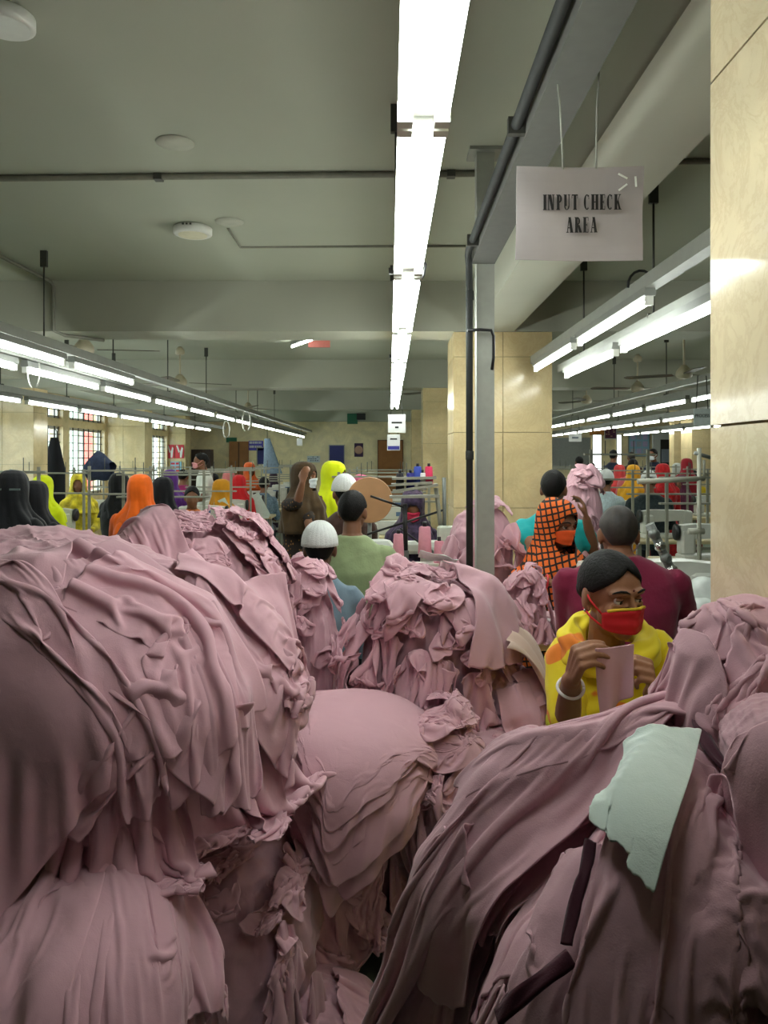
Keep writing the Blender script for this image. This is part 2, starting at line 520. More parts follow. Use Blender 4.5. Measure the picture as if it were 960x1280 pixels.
# cable loops on the rails
for (x, y, Y, lab) in ((42, 476, 5.1, 'white cable loop hung at the near end of the left lamp row'), (308, 531, 11.9, 'pale cable loop on the left lamp row, far along'), (283, 541, 14.5, 'grey cable loop at the far end of the window lamp row')):
    o = thing('cable', lab, 'cable', at(x, y, Y))
    r = .075 if Y < 6 else .11
    MB().tube([(r * .55 * math.sin(t), 0, -r * 1.5 * math.cos(t) + .06) for t in np.linspace(.5, 2 * PI - .3, 14)], .005 if Y < 6 else .012, 6).build('wire', M_OFFW, o)
o = thing('cable', 'dark cable hoop rising over the right lamp rail', 'cable', (1.13, 3.45, 2.40))
MB().tube([(.06 * math.cos(t), .0, .07 * math.sin(t) - .03) for t in np.linspace(-.2, PI + .1, 10)], .006, 6).build('wire', M_BLACK, o)
# ceiling battens far back
for (x, y, Y, w, lab, cc) in ((378, 431, 9.0, 0, 'small slanted tube lamp on the ceiling behind the left beam', 0), (424, 493, 16.4, 0, 'small tube lamp on the far ceiling', 0), (624, 0, 0, 0, '', 0)):
    if not lab: continue
    c = copy_tree(sproto); c.scale = (.8, .55, .8)
    place(c, at(x, y, Y), .5, lab)
    c['group'] = 'ceiling batten lamps'; c.location.z = 2.96
o = MB().box(-.13, .13, -.02, .02, -.05, .05).build('ceiling_sign', mat('faded red sign', srgb(176, 96, 84), .6), None, at(399, 429, 9.2))
tag(o, 'small faded red sign hung beside the ceiling tube lamp', 'sign')

# ------------------------------------------------------------------ ceiling fans
M_FAN = mat('cream fan enamel', srgb(186, 176, 150), .4)
M_FANB = mat('brown fan blade', srgb(104, 98, 84), .45)
def fan(loc, label, rz, drop, name='ceiling_fan'):
    o = thing(name, label, 'fan', loc, rz, 'ceiling fans')
    MB().tube([(0, 0, .06), (0, 0, drop)], .012, 8).build('down_rod', M_FAN, o)
    MB().lathe([(.02, .10), (.055, .06), (.06, .02), (.05, .0)], (0, 0, drop - .10), n=16).build('canopy', M_FAN, o)
    MB().lathe([(.03, .10), (.055, .07), (.085, .03), (.09, -.01), (.075, -.035), (.04, -.05)], n=20).build('motor', M_FAN, o)
    for k in range(3):
        M = Matrix.Rotation(2 * PI * k / 3, 4, 'Z') @ Matrix.Rotation(.12, 4, 'X')
        b = MB().prism([(.12, -.035), (.2, -.055), (.62, -.065), (.66, -.03), (.66, .03), (.62, .065), (.2, .055), (.12, .035)], -.004, .004, 'xy', M)
        b.build('blade', M_FANB, o)
    return o
for (x, y, Y, rz, lab) in ((105, 437, 6.9, .15, 'ceiling fan just behind the left beam, largest of the left line'), (225, 478, 9.7, .5, 'second ceiling fan over the left sewing line'),
                           (310, 510, 14.0, .9, 'small far ceiling fan over the left sewing line'), (537, 490, 13.4, .2, 'ceiling fan half hidden by the pillar in the middle'),
                           (855, 468, 8.4, .4, 'ceiling fan on the right nearest to the lamp rails'), (797, 486, 10.4, 1.2, 'second ceiling fan on the right, seen over the rail'),
                           (733, 501, 13.0, .0, 'far ceiling fan on the right next to the pillar')):
    p = at(x, y, Y)
    fan(p, lab, rz, ZC - p.z)

# ------------------------------------------------------------------ cloth: heaps as radial height maps, sheets draped on them in layers
f32 = np.float32
NTH, NPH = 176, 96
class Pile:
    def __init__(s, name, c, r, p=2.3, lump=.05, seed=1, z0=0.0):
        s.name, s.c, s.r, s.z0 = name, np.array(c, f32), np.array(r, f32), z0
        th = (np.arange(NTH) + .5) / NTH * 2 * PI - PI
        ph = (np.arange(NPH) + .5) / NPH * PI
        P, T = np.meshgrid(ph, th, indexing='ij')
        d = np.stack([np.sin(P) * np.cos(T), np.sin(P) * np.sin(T), np.cos(P)], -1)
        q = (np.abs(d) ** p).sum(-1) ** (-1 / p)
        g = np.random.default_rng(seed)
        l = np.zeros_like(q)
        for k in range(9):
            w = g.normal(size=3) * (1.5 + k * .45); l += np.sin(d @ w + g.uniform(0, 6)) * (1 / (1 + k * .35))
        q = q * (1 + lump * l / 2)
        s.d = d
        s.map = q.astype(f32)
        s.base = s.map.copy()
    def blurred(s, mp, n=1):
        for _ in range(n):
            e = np.concatenate([mp[:1], mp, mp[-1:]], 0)
            mp = (e[:-2] + 2 * e[1:-1] + e[2:]) / 4
            mp = (np.roll(mp, 1, 1) + 2 * mp + np.roll(mp, -1, 1)) / 4
        return mp
PILES = []
def pile(*a, **k):
    p = Pile(*a, **k); PILES.append(p); return len(PILES) - 1

def lookup(maps, pid, q):
    """maps (K,NPH,NTH), q (...,3) in normalised space -> |q|, surface radius"""
    r = np.sqrt((q * q).sum(-1)) + 1e-9
    ph = np.arccos(np.clip(q[..., 2] / r, -1, 1)) * (NPH / PI) - .5
    th = (np.arctan2(q[..., 1], q[..., 0]) + PI) * (NTH / (2 * PI)) - .5
    ph = np.clip(ph, 0, NPH - 1.001)
    i0 = ph.astype(np.int32); fi = ph - i0
    j = np.floor(th); fj = th - j
    j0 = j.astype(np.int32) % NTH; j1 = (j0 + 1) % NTH
    flat = maps.reshape(-1)
    o = pid * (NPH * NTH) + i0 * NTH
    a = flat[o + j0] * (1 - fj) + flat[o + j1] * fj
    o = o + NTH
    b = flat[o + j0] * (1 - fj) + flat[o + j1] * fj
    return r, a * (1 - fi) + b * fi

def raycast(k, x, y):
    """first point of heap k seen at pixel x, y (or the nearest approach)"""
    P = PILES[k]
    d = np.array([(x - PX) / F, 1.0, -(y - PY) / F])
    o = np.array([0, 0, EYE])
    ts = np.linspace(.3, P.c[1] + P.r[1] + .3, 260)
    pts = o + d * ts[:, None]
    q = ((pts - P.c) / P.r).astype(f32)
    r, s = lookup(P.map[None], np.zeros(len(ts), np.int32), q)
    g = r / s
    h = np.nonzero(g < 1)[0]
    return pts[h[0]] if len(h) else pts[np.argmin(g)]

SHEETS = []
def sheet(k, start, heading, L, W, layer, comp=.72, big=True, skew=0.0, taper=1.0, fold=3, amp=1.0, name='fabric_piece', label=None, group=None, mat_=None, path=None, wide=None, jag=.012, vee=0.0, pin=False):
    if L is None:
        pp = np.array(path.get()); L = float(np.linalg.norm(np.diff(pp, axis=0), axis=1).sum())
    SHEETS.append(dict(k=k, start=start, head=heading, L=L, W=W, layer=layer, comp=comp, big=big, skew=skew, taper=taper, fold=fold, amp=amp,
                       name=name, label=label, group=group, mat=mat_, path=path, jag=jag, vee=vee, pin=pin, off=float(RNG.uniform(.007, .016))))
    return SHEETS[-1]

def solve(x, a, b, rest, st, only=None):
    d = x[b] - x[a]
    l = np.sqrt((d * d).sum(-1)) + 1e-9
    c = (l - rest) / l
    if only is not None:
        c = np.minimum(c, 0)
    d *= (c * (.5 * st))[..., None]
    x[a] += d
    x[b] -= d

def drape(sh, res, maps, centres, radii, floors, steps=40, iters=7):
    m, n = res
    S = len(sh)
    pid = np.array([s['k'] for s in sh], np.int32)
    pidg = np.broadcast_to(pid[:, None, None], (S, m, n))
    OFF = np.array([s['off'] for s in sh], f32)[:, None, None]; C = centres[pid][:, None, None]; R = radii[pid][:, None, None]; Z0 = floors[pid][:, None, None]
    t = np.linspace(0, 1, m, dtype=f32); u = np.linspace(-.5, .5, n, dtype=f32)
    rest = np.zeros((S, m, n, 2), f32)
    x = np.zeros((S, m, n, 3), f32)
    rng = np.random.default_rng(100 + S + m)
    for i, s in enumerate(sh):
        wid = s['W'] * (1 + (s['taper'] - 1) * t)
        jj = np.cumsum(rng.normal(0, 1, (2, n)), 1); jj -= jj.mean(1, keepdims=True)
        jj *= s['jag'] / 2.5
        rest[i, :, :, 0] = wid[:, None] * u[None]
        rest[i, :, :, 1] = s['L'] * t[:, None] + s['skew'] * u[None] * s['L'] * (t[:, None] * 2 - .6) + jj[0][None] * (1 - t[:, None]) * .6 + jj[1][None] * t[:, None]
        rest[i, :, :, 1] -= s['vee'] * s['L'] * t[:, None] * np.abs(2 * u[None])
        # spine
        k = s['k']; Pl = PILES[k]
        ds = s['L'] / (m - 1)
        if s['path'] is not None:
            pp = np.array(s['path'].get(), float)
            seg = np.r_[0, np.cumsum(np.linalg.norm(np.diff(pp, axis=0), axis=1))]
            tt = t * seg[-1]
            sp = np.stack([np.interp(tt, seg, pp[:, q]) for q in range(3)], -1)
            for _ in range(3):
                sp[1:-1] = (sp[:-2] + 2 * sp[1:-1] + sp[2:]) / 4
        else:
            sp = np.zeros((m, 3)); p = np.array(s['start'], float); h = np.array(s['head'], float)
            for a in range(m):
                q = ((p - Pl.c) / Pl.r).astype(f32)
                r, sf = lookup(maps, np.int32(k), q)
                nn = (p - Pl.c) / Pl.r ** 2; nn /= np.linalg.norm(nn)
                if r < sf:
                    p = Pl.c + (p - Pl.c) * (sf / r)
                sp[a] = p
                h = h + np.array([0, 0, -.09]); h = h - nn * (max(0, -(h @ nn)) if r < sf * 1.04 else 0)
                if r > sf * 1.01 and nn[2] > 0: h = h - nn * .2
                h /= np.linalg.norm(h) + 1e-9
                p = p + h * ds
        tg = np.gradient(sp, axis=0); tg /= np.linalg.norm(tg, axis=1, keepdims=True) + 1e-9
        nn = (sp - Pl.c) / Pl.r ** 2; nn /= np.linalg.norm(nn, axis=1, keepdims=True)
        cr = np.cross(tg, nn); cr /= np.linalg.norm(cr, axis=1, keepdims=True) + 1e-9
        for _ in range(4):
            cr[1:-1] = (cr[:-2] + 2 * cr[1:-1] + cr[2:]) / 4
        cr /= np.linalg.norm(cr, axis=1, keepdims=True) + 1e-9
        w = rest[i, :, :, 0] * s['comp']
        gath = 1 - .35 * np.exp(-t * 4)[:, None] * (s['comp'] < .8)
        ph = rng.uniform(0, 2 * PI); f1 = s['fold'] * rng.uniform(.8, 1.2)
        wav = np.sin(u[None] * 2 * PI * f1 + ph + .9 * np.sin(t[:, None] * rng.uniform(1, 4) + ph)) * .6 + np.sin(u[None] * 2 * PI * f1 * 2.3 + ph * 3 + t[:, None] * 2) * .3
        wav *= s['amp'] * s['W'] / max(f1, 1) * .42 * (.5 + .7 * t[:, None])
        x[i] = sp[:, None] + cr[:, None] * (w * gath)[..., None] + nn[:, None] * (wav + .012 + .02 * t[:, None])[..., None]
        dy = (rest[i, :, :, 1] - s['L'] * t[:, None])
        x[i] += tg[:, None] * dy[..., None]
        x[i] += rng.normal(0, .0015, (m, n, 3))
    def rl(a, b):
        return np.sqrt(((rest[b] - rest[a]) ** 2).sum(-1))
    A = slice(None)
    st = []
    for o in (0, 1):
        k = (n - o) // 2 * 2
        st.append(((A, A, slice(o, o + k, 2)), (A, A, slice(o + 1, o + k, 2)), 1.0))
        k = (m - o) // 2 * 2
        st.append(((A, slice(o, o + k, 2)), (A, slice(o + 1, o + k, 2)), 1.0))
    for o in (0, 1):
        k = (m - o) // 2 * 2
        st.append(((A, slice(o, o + k, 2), slice(0, n - 1)), (A, slice(o + 1, o + k, 2), slice(1, n)), .35))
        st.append(((A, slice(o, o + k, 2), slice(1, n)), (A, slice(o + 1, o + k, 2), slice(0, n - 1)), .35))
    st = [(a, b, rl(a, b), w) for a, b, w in st]
    bd = []
    for D, ax in ((2, 2), (2, 1), (4, 2)):
        N = n if ax == 2 else m
        for o in range(2 * D):
            i0 = np.arange(o, N - D, 2 * D)
            if len(i0) == 0: continue
            a = (A, A, slice(o, N - D, 2 * D)) if ax == 2 else (A, slice(o, N - D, 2 * D))
            b = (A, A, slice(o + D, N, 2 * D)) if ax == 2 else (A, slice(o + D, N, 2 * D))
            bd.append((a, b, rl(a, b) * (.97 if D == 2 else .86), .5))
    PIN = np.array([s['pin'] for s in sh])
    n0, n1 = n // 2 - n // 5, n // 2 + n // 5 + 1
    hold = x[PIN, :2, n0:n1].copy()
    xp = x.copy()
    g = np.array([0, 0, -9.8 / 3600 * .22], f32)
    def collide(x, xp, mu):
        q = (x - C) / R
        r, s_ = lookup(maps, pidg, q)
        s_ = s_ + OFF / R[..., 0]
        hit = r < s_
        k = np.where(hit, s_ / r, 1)[..., None]
        x[:] = C + (x - C) * k
        lo = x[..., 2] < Z0
        x[..., 2] = np.maximum(x[..., 2], Z0)
        hit = (hit | lo)[..., None]
        xp[:] = np.where(hit, x - (x - xp) * (1 - mu), xp)
    for step in range(steps):
        v = (x - xp) * .93
        np.clip(v, -.012, .012, out=v)
        xp = x.copy()
        x += v + g
        for it in range(iters):
            for a, b, rr, w in st:
                solve(x, a, b, rr, w)
        for a, b, rr, w in bd:
            solve(x, a, b, rr, w, True)
        collide(x, xp, .95)
        x[PIN, :2, n0:n1] = hold
    for it in range(25):
        for a, b, rr, w in st:
            solve(x, a, b, rr, w)
        if it % 6 == 5: collide(x, xp, 1)
    collide(x, xp, 1)
    return x

def absorb(k, x, f=None):
    """raise heap k's map by a draped sheet"""
    P = PILES[k]
    y = x
    for _ in range(2):
        z = np.empty((y.shape[0] * 2 - 1, y.shape[1], 3), f32); z[::2] = y; z[1::2] = (y[1:] + y[:-1]) / 2; y = z
        z = np.empty((y.shape[0], y.shape[1] * 2 - 1, 3), f32); z[:, ::2] = y; z[:, 1::2] = (y[:, 1:] + y[:, :-1]) / 2; y = z
    q = (y - P.c) / P.r
    r = np.sqrt((q * q).sum(-1))
    i = np.clip((np.arccos(np.clip(q[..., 2] / r, -1, 1)) * NPH / PI).astype(int), 0, NPH - 1)
    j = ((np.arctan2(q[..., 1], q[..., 0]) + PI) * NTH / (2 * PI)).astype(int) % NTH
    np.maximum.at(P.map, (i, j), np.minimum(P.map[i, j] + (r - P.map[i, j]) * .97, P.map[i, j] + .14).astype(f32))
    P.map = np.minimum(P.map, P.base * (1.36 if P.name == 'E' else 1.24))

def fabric(name, col, rough=.85, weave=520.0, wr=.2):
    m = bpy.data.materials.new(name); m.use_nodes = True
    nt = m.node_tree; b = nt.nodes['Principled BSDF']
    b.inputs['Roughness'].default_value = rough
    b.inputs['Specular IOR Level'].default_value = .25
    b.inputs['Sheen Weight'].default_value = .18
    tc = nt.nodes.new('ShaderNodeTexCoord')
    oi = nt.nodes.new('ShaderNodeObjectInfo')
    n0 = nt.nodes.new('ShaderNodeTexNoise'); n0.inputs['Scale'].default_value = 3.0; n0.inputs['Detail'].default_value = 3
    nt.links.new(tc.outputs['Object'], n0.inputs['Vector'])
    mr = nt.nodes.new('ShaderNodeMath'); mr.operation = 'MULTIPLY_ADD'
    nt.links.new(oi.outputs['Random'], mr.inputs[0]); mr.inputs[1].default_value = .55
    nt.links.new(n0.outputs['Fac'], mr.inputs[2])
    rp = nt.nodes.new('ShaderNodeValToRGB')
    rp.color_ramp.elements[0].position = .3; rp.color_ramp.elements[1].position = 1.15 if False else 1.0
    rp.color_ramp.elements[0].color = (*[c * .90 for c in col], 1)
    rp.color_ramp.elements[1].color = (*[min(1, c * 1.10) for c in col], 1)
    nt.links.new(mr.outputs[0], rp.inputs['Fac'])
    nt.links.new(rp.outputs['Color'], b.inputs['Base Color'])
    n1 = nt.nodes.new('ShaderNodeTexNoise'); n1.inputs['Scale'].default_value = 16; n1.inputs['Detail'].default_value = 6; n1.inputs['Distortion'].default_value = .8
    n2 = nt.nodes.new('ShaderNodeTexNoise'); n2.inputs['Scale'].default_value = weave; n2.inputs['Detail'].default_value = 1
    for nn in (n1, n2): nt.links.new(tc.outputs['Object'], nn.inputs['Vector'])
    vo = nt.nodes.new('ShaderNodeTexVoronoi'); vo.inputs['Scale'].default_value = 9.0; vo.inputs['Detail'].default_value = 1.5
    dx = nt.nodes.new('ShaderNodeMix'); dx.data_type = 'VECTOR'; dx.inputs['Factor'].default_value = .10
    nt.links.new(tc.outputs['Object'], dx.inputs['A']); nt.links.new(n0.outputs['Color'], dx.inputs['B']); nt.links.new(dx.outputs['Result'], vo.inputs['Vector'])
    a2 = nt.nodes.new('ShaderNodeMath'); a2.operation = 'MULTIPLY_ADD'; a2.inputs[1].default_value = .9
    nt.links.new(vo.outputs['Distance'], a2.inputs[0]); nt.links.new(n1.outputs['Fac'], a2.inputs[2])
    ad = nt.nodes.new('ShaderNodeMath'); ad.operation = 'MULTIPLY_ADD'; ad.inputs[1].default_value = .12
    nt.links.new(n2.outputs['Fac'], ad.inputs[0]); nt.links.new(a2.outputs[0], ad.inputs[2])
    bp = nt.nodes.new('ShaderNodeBump'); bp.inputs['Strength'].default_value = wr; bp.inputs['Distance'].default_value = .012
    nt.links.new(ad.outputs[0], bp.inputs['Height']); nt.links.new(bp.outputs['Normal'], b.inputs['Normal'])
    return m
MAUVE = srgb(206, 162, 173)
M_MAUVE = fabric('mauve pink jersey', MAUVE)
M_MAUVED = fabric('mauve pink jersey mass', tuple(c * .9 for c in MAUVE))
M_WHITEC = fabric('white jersey', srgb(222, 236, 230))
M_MAROON = fabric('dark maroon tape', srgb(74, 30, 46))
M_BEIGE = fabric('beige wrapping cloth', srgb(196, 170, 156))

def heap_mesh(k, label, grow=.0):
    """the packed mass under the sheets, one uncountable body"""
    P = PILES[k]
    g_ = np.random.default_rng(k + 50)
    rd = 0
    for o_ in range(10):
        w_ = g_.normal(size=3) * (4 + 1.6 * o_) * (1, 1, .45)
        rd = rd + (1 - np.abs(np.sin(P.d @ w_ + g_.uniform(0, 6) + 1.2 * np.sin(P.d @ g_.normal(size=3) * 3)))) ** 2 * (1 / (1 + .3 * o_))
    mp = P.base * np.minimum(.975, .935 + .035 * (rd - rd.mean()))
    top = P.d * mp[..., None] * P.r + P.c
    top[..., 2] = np.maximum(top[..., 2], P.z0)
    mb = MB()
    g = np.concatenate([np.repeat(top[:1].mean(1, keepdims=True), NTH, 1), top, np.repeat(top[-1:].mean(1, keepdims=True), NTH, 1)], 0)
    mb.grid(g[::2, ::2] if False else g, True, True)
    mb.f = [tuple(reversed(f)) for f in mb.f]
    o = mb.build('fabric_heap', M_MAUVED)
    return tag(o, label, 'fabric heap', kind='stuff')

# ---- the heaps
hA = pile('A', (-.98, 2.12, 1.09), (.555, .42, .325), 2.4, .09, 3, .70)
hA2 = pile('A2', (-.73, 2.80, .75), (.365, .38, .64), 2.3, .06, 4, .0)
hB = pile('B', (-.71, 1.62, .34), (.265, .35, .34), 2.6, .06, 5, .0)
hC = pile('C', (-.17, 2.44, .57), (.27, .245, .20), 2.3, .05, 6, .3)
hC2 = pile('C2', (.17, 2.50, .50), (.14, .21, .28), 2.2, .06, 7, .0)
hD = pile('D', (-.26, 2.60, .22), (.33, .29, .27), 2.4, .07, 8, .0)
hE = pile('E', (.288, 1.06, .630), (.23, .29, .375), 2.8, .12, 9, .1)
hF = pile('F', (.515, 1.17, 1.165), (.095, .17, .17), 2.2, .05, 10, .9)
hG = pile('G', (.50, .92, 1.235), (.095, .12, .08), 2.2, .04, 12, 1.0)
hH = pile('H', (.15, 2.92, .80), (.27, .265, .385), 2.4, .07, 13, .66)
hH2 = pile('H2', (.41, 2.86, .72), (.17, .20, .12), 2.2, .08, 14, .66)
hI = pile('I', (-.335, 3.12, .60), (.155, .21, .50), 2.4, .07, 15, .0)
hL1 = pile('L1', (.50, 4.25, 1.05), (.18, .17, .30), 2.6, .06, 16, .8)
hL2 = pile('L2', (.615, 3.52, .86), (.105, .18, .215), 2.2, .09, 17, .8)
hL3 = pile('L3', (1.38, 5.5, 1.10), (.14, .17, .41), 2.4, .08, 18, .8)
hL4 = pile('L4', (-.50, 4.6, .85), (.12, .15, .19), 2.2, .07, 19, .7)
hM = pile('M', (-.50, 2.22, .25), (.30, .34, .38), 2.3, .08, 20, .0)
hN = pile('N', (-.27, 2.14, .03), (.24, .18, .14), 2.2, .08, 21, .0)

def unit(v):
    v = np.array(v, float); return v / np.linalg.norm(v)
def surf(k, d, lift=1.03):
    P = PILES[k]; d = unit(d)
    r, s_ = lookup(P.map[None], np.zeros(1, np.int32), d[None].astype(f32))
    return P.c + d * s_[0] * lift * P.r
def scatter(k, count, layers, L, W, az=(-PI, 0), el=(.15, 1.2), comp=(.62, .85), big=True, head=None, group='', label='', spread=.5, fold=(2, 4), jag=.012, taper=(.85, 1.25), seed=0, skew=.12):
    g = np.random.default_rng(1000 + seed + k)
    for i in range(count):
        lay = int(layers[0] + (layers[1] - layers[0] + 1) * i / count)
        # low latitudes first, so that upper sheets hang over lower ones
        fr = (i + .5) / count
        e = el[0] + (el[1] - el[0]) * np.clip(fr + g.normal(0, .14), 0, 1)
        a = az[0] + (az[1] - az[0]) * ((i * .618034 + g.uniform(0, .15)) % 1)
        d = (math.cos(a) * math.cos(e), math.sin(a) * math.cos(e), math.sin(e))
        p = surf(k, d)
        h = np.array([math.cos(a), math.sin(a), -.5])
        if head is not None: h = h * .55 + np.array(head, float)
        h = h + g.normal(0, spread, 3) * (1, 1, .3)
        sheet(k, p, unit(h), g.uniform(*L), g.uniform(*W), lay, g.uniform(*comp), big, g.normal(0, skew), g.uniform(*taper), g.uniform(*fold), 1.0, group=group, label=label, jag=jag, pin=True)
class PxPath:
    def __init__(s, k, pts, lift): s.k, s.pts, s.lift = k, pts, lift
    def get(s): return px_points(s.k, s.pts, s.lift)
def px_path(k, pts, lift=.012): return PxPath(k, pts, lift)
def px_points(k, pts, lift=.012):
    out = []
    for x, y in pts:
        p = raycast(k, x, y); n = unit((p - PILES[k].c) / PILES[k].r ** 2)
        out.append(p + n * lift)
    return out

# ---- the sheets of each heap
scatter(hA, 34, (0, 4), (.42, .75), (.26, .48), az=(-2.9, .25), el=(-.25, 1.15), head=(.6, -.2, -.15), group='pieces of the big left heap', label='mauve piece on the big left heap', seed=1)
scatter(hA2, 30, (0, 4), (.30, .55), (.16, .34), az=(-2.6, .5), el=(-.1, 1.15), group='pieces of the rear left heap', label='mauve piece on the rear left heap', seed=2)
scatter(hB, 10, (0, 2), (.35, .55), (.24, .36), az=(-2.7, .3), el=(.1, 1.2), head=(.1, -.3, 0), group='pieces of the low left bundle', label='mauve piece of the lower left bundle', seed=3, comp=(.6, .8))
scatter(hD, 14, (0, 3), (.35, .5), (.25, .40), az=(-2.9, .1), el=(.0, 1.0), group='pieces of the floor bundle', label='shaded piece under the folded stack', seed=4, comp=(.75, .92))
scatter(hC2, 10, (0, 3), (.22, .36), (.18, .28), az=(-2.4, .6), el=(.1, 1.2), group='pieces beside the folded stack', label='crumpled piece beside the folded stack', seed=5)
scatter(hH, 68, (0, 5), (.18, .32), (.09, .18), az=(-3.1, .2), el=(-.15, 1.2), big=False, group='pieces of the middle heap', label='cut piece on the tall middle heap', seed=6, comp=(.75, .95), spread=.35, fold=(1, 2), jag=.012)
scatter(hH2, 10, (0, 2), (.14, .24), (.12, .2), az=(-3.0, .6), el=(.0, 1.0), big=False, group='pieces at the foot of the middle heap', label='crumpled scrap below the middle heap', seed=7, fold=(1, 3))
scatter(hI, 26, (0, 4), (.16, .28), (.09, .16), az=(-3.0, .3), el=(.0, 1.2), big=False, group='pieces of the narrow heap', label='cut piece on the narrow heap', seed=8, comp=(.7, .92), spread=.35, fold=(1, 3), jag=.012)
gE = np.random.default_rng(77)
for i in range(22):
    q = i / 21
    a_ = (i * .618034) % 1
    # ends fan from the left edge round to the lower right corner
    ex, ey = [(500, 1120), (470, 1230), (520, 1290), (640, 1330), (760, 1330), (880, 1330), (990, 1300)][int(a_ * 6.99)]
    ex += gE.normal(0, 30); ey += gE.normal(0, 30)
    sx, sy = 850 + gE.normal(0, 22) - 60 * (a_ < .35) * gE.uniform(0, 1), 905 + gE.normal(0, 22)
    f0 = (.45 if q < .4 else .2) * gE.uniform(.3, 1)
    mx, my = (sx + ex) / 2 + gE.normal(0, 15) + (10 - 30 * a_), (sy + ey) / 2 - 35 * (1 - a_)
    pts = [(sx, sy), ((sx + mx) / 2, (sy + my) / 2 - 8), (mx, my), ((ex + mx) / 2, (ey + my) / 2 - 4), (ex, ey)]
    if q < .4: pts = pts[1:]
    if q > .75: pts = pts[:4]
    sheet(hE, None, None, None, gE.uniform(.14, .22), min(4, int(q * 5)), gE.uniform(.42, .62), True, gE.normal(0, .1), gE.uniform(1.0, 1.35), gE.uniform(1.4, 2.8), 1.3,
          label='mauve strip of the near right heap', group='strips of the near right heap', path=px_path(hE, pts), jag=.01, pin=True)
for i in range(34):
    q = i / 33
    a_ = (i * .618034 + .3) % 1; b_ = (i * .754878) % 1
    sx, sy = 590 + 370 * a_ + gE.normal(0, 15), 930 + 290 * b_ + (1 - a_) * 60 + gE.normal(0, 15)
    dx, dy = unit((-.85 + 1.0 * a_ + gE.normal(0, .18), 1.0))
    Lp = gE.uniform(130, 240)
    sheet(hE, None, None, None, gE.uniform(.10, .19), 1 + int(q * 4.99), gE.uniform(.5, .75), True, gE.normal(0, .15), gE.uniform(1.0, 1.5), gE.uniform(1.2, 2.4), 1.2,
          label='mauve strip of the near right heap', group='strips of the near right heap', path=px_path(hE, [(sx, sy), (sx + dx * Lp * .5 + 6, sy + dy * Lp * .5), (sx + dx * Lp, sy + dy * Lp)]), jag=.01, pin=True)
gB = np.random.default_rng(21)
for i in range(14):
    q = i / 13
    a_ = (i * .618034) % 1
    sx, sy = 70 + 110 * a_ + gB.normal(0, 14), 1072 + gB.normal(0, 10); ex, ey = -60 + 330 * a_ + gB.normal(0, 12), 1235 + 130 * (1 - abs(2 * a_ - 1)) + gB.normal(0, 20)
    sheet(hB, None, None, None, gB.uniform(.18, .30), 2 + int(q * 2.99), gB.uniform(.62, .8), True, gB.normal(0, .1), gB.uniform(1.0, 1.4), gB.uniform(1.6, 2.8), 1.0,
          label='mauve piece of the lower left bundle', group='pieces of the low left bundle', path=px_path(hB, [(sx, sy), ((sx * 2 + ex) / 3, sy + (ey - sy) * .3), ((sx + 2 * ex) / 3, sy + (ey - sy) * .65), (ex, ey)]), jag=.01, pin=True)
scatter(hF, 9, (0, 3), (.24, .38), (.2, .3), az=(-3.2, -.2), el=(.2, 1.3), group='pieces of the right end heap', label='mauve piece against the near pillar', seed=10)
scatter(hG, 5, (0, 1), (.2, .28), (.18, .24), az=(-3.0, -1.0), el=(.3, 1.3), group='pieces of the bundle at the right edge', label='smooth piece at the right edge', seed=11, comp=(.85, .95))
scatter(hL1, 9, (0, 2), (.2, .3), (.18, .26), az=(-3, .2), el=(.1, 1.2), big=False, group='pieces behind the steel post', label='mauve piece behind the steel post', seed=12)
scatter(hL2, 22, (0, 3), (.10, .18), (.08, .14), az=(-3, .3), el=(-.1, 1.2), big=False, group='pieces on the sorting table', label='ruffled piece on the sorting table', seed=13, fold=(1, 3), jag=.01)
scatter(hL3, 18, (0, 3), (.14, .22), (.12, .2), az=(-3, .3), el=(.0, 1.2), big=False, group='pieces of the stack behind the scarf woman', label='piece of the far tall stack', seed=14, jag=.01)
scatter(hL4, 5, (0, 1), (.14, .22), (.12, .2), az=(-3, .3), el=(.2, 1.2), big=False, group='pieces by the capped man', label='piece beside the capped man', seed=15)
# folded stack C: wide sheets laid over one another, hems stepping down at the front
gC = np.random.default_rng(5)
for i in range(11):
    q = i / 10
    ey = 1130 - 128 * q + gC.normal(0, 5); ex = 430 - 16 * q + gC.normal(0, 5)
    sheet(hC, None, None, None, .60 - .07 * q + gC.normal(0, .015), i // 2, .90, True, gC.normal(0, .04), 1.0, 2.2, .55,
          label='folded layer of the middle stack', group='layers of the folded stack', jag=.010, vee=.52 + gC.normal(0, .03),
          path=px_path(hC, [(470 + gC.normal(0, 8), 868), (458, 880), (440, 910), (ex + 6, 955 + (1 - q) * 40), (ex, ey)], .012))
    SHEETS[-1]['off'] = .016
scatter(hM, 20, (0, 3), (.26, .42), (.16, .3), az=(-2.6, .4), el=(.0, 1.3), group='pieces in the gap', label='dark piece in the floor gap', seed=16)
scatter(hN, 6, (0, 1), (.22, .32), (.2, .3), az=(-2.9, -.2), el=(.2, 1.2), group='pieces on the floor', label='mauve piece fallen on the floor', seed=17)
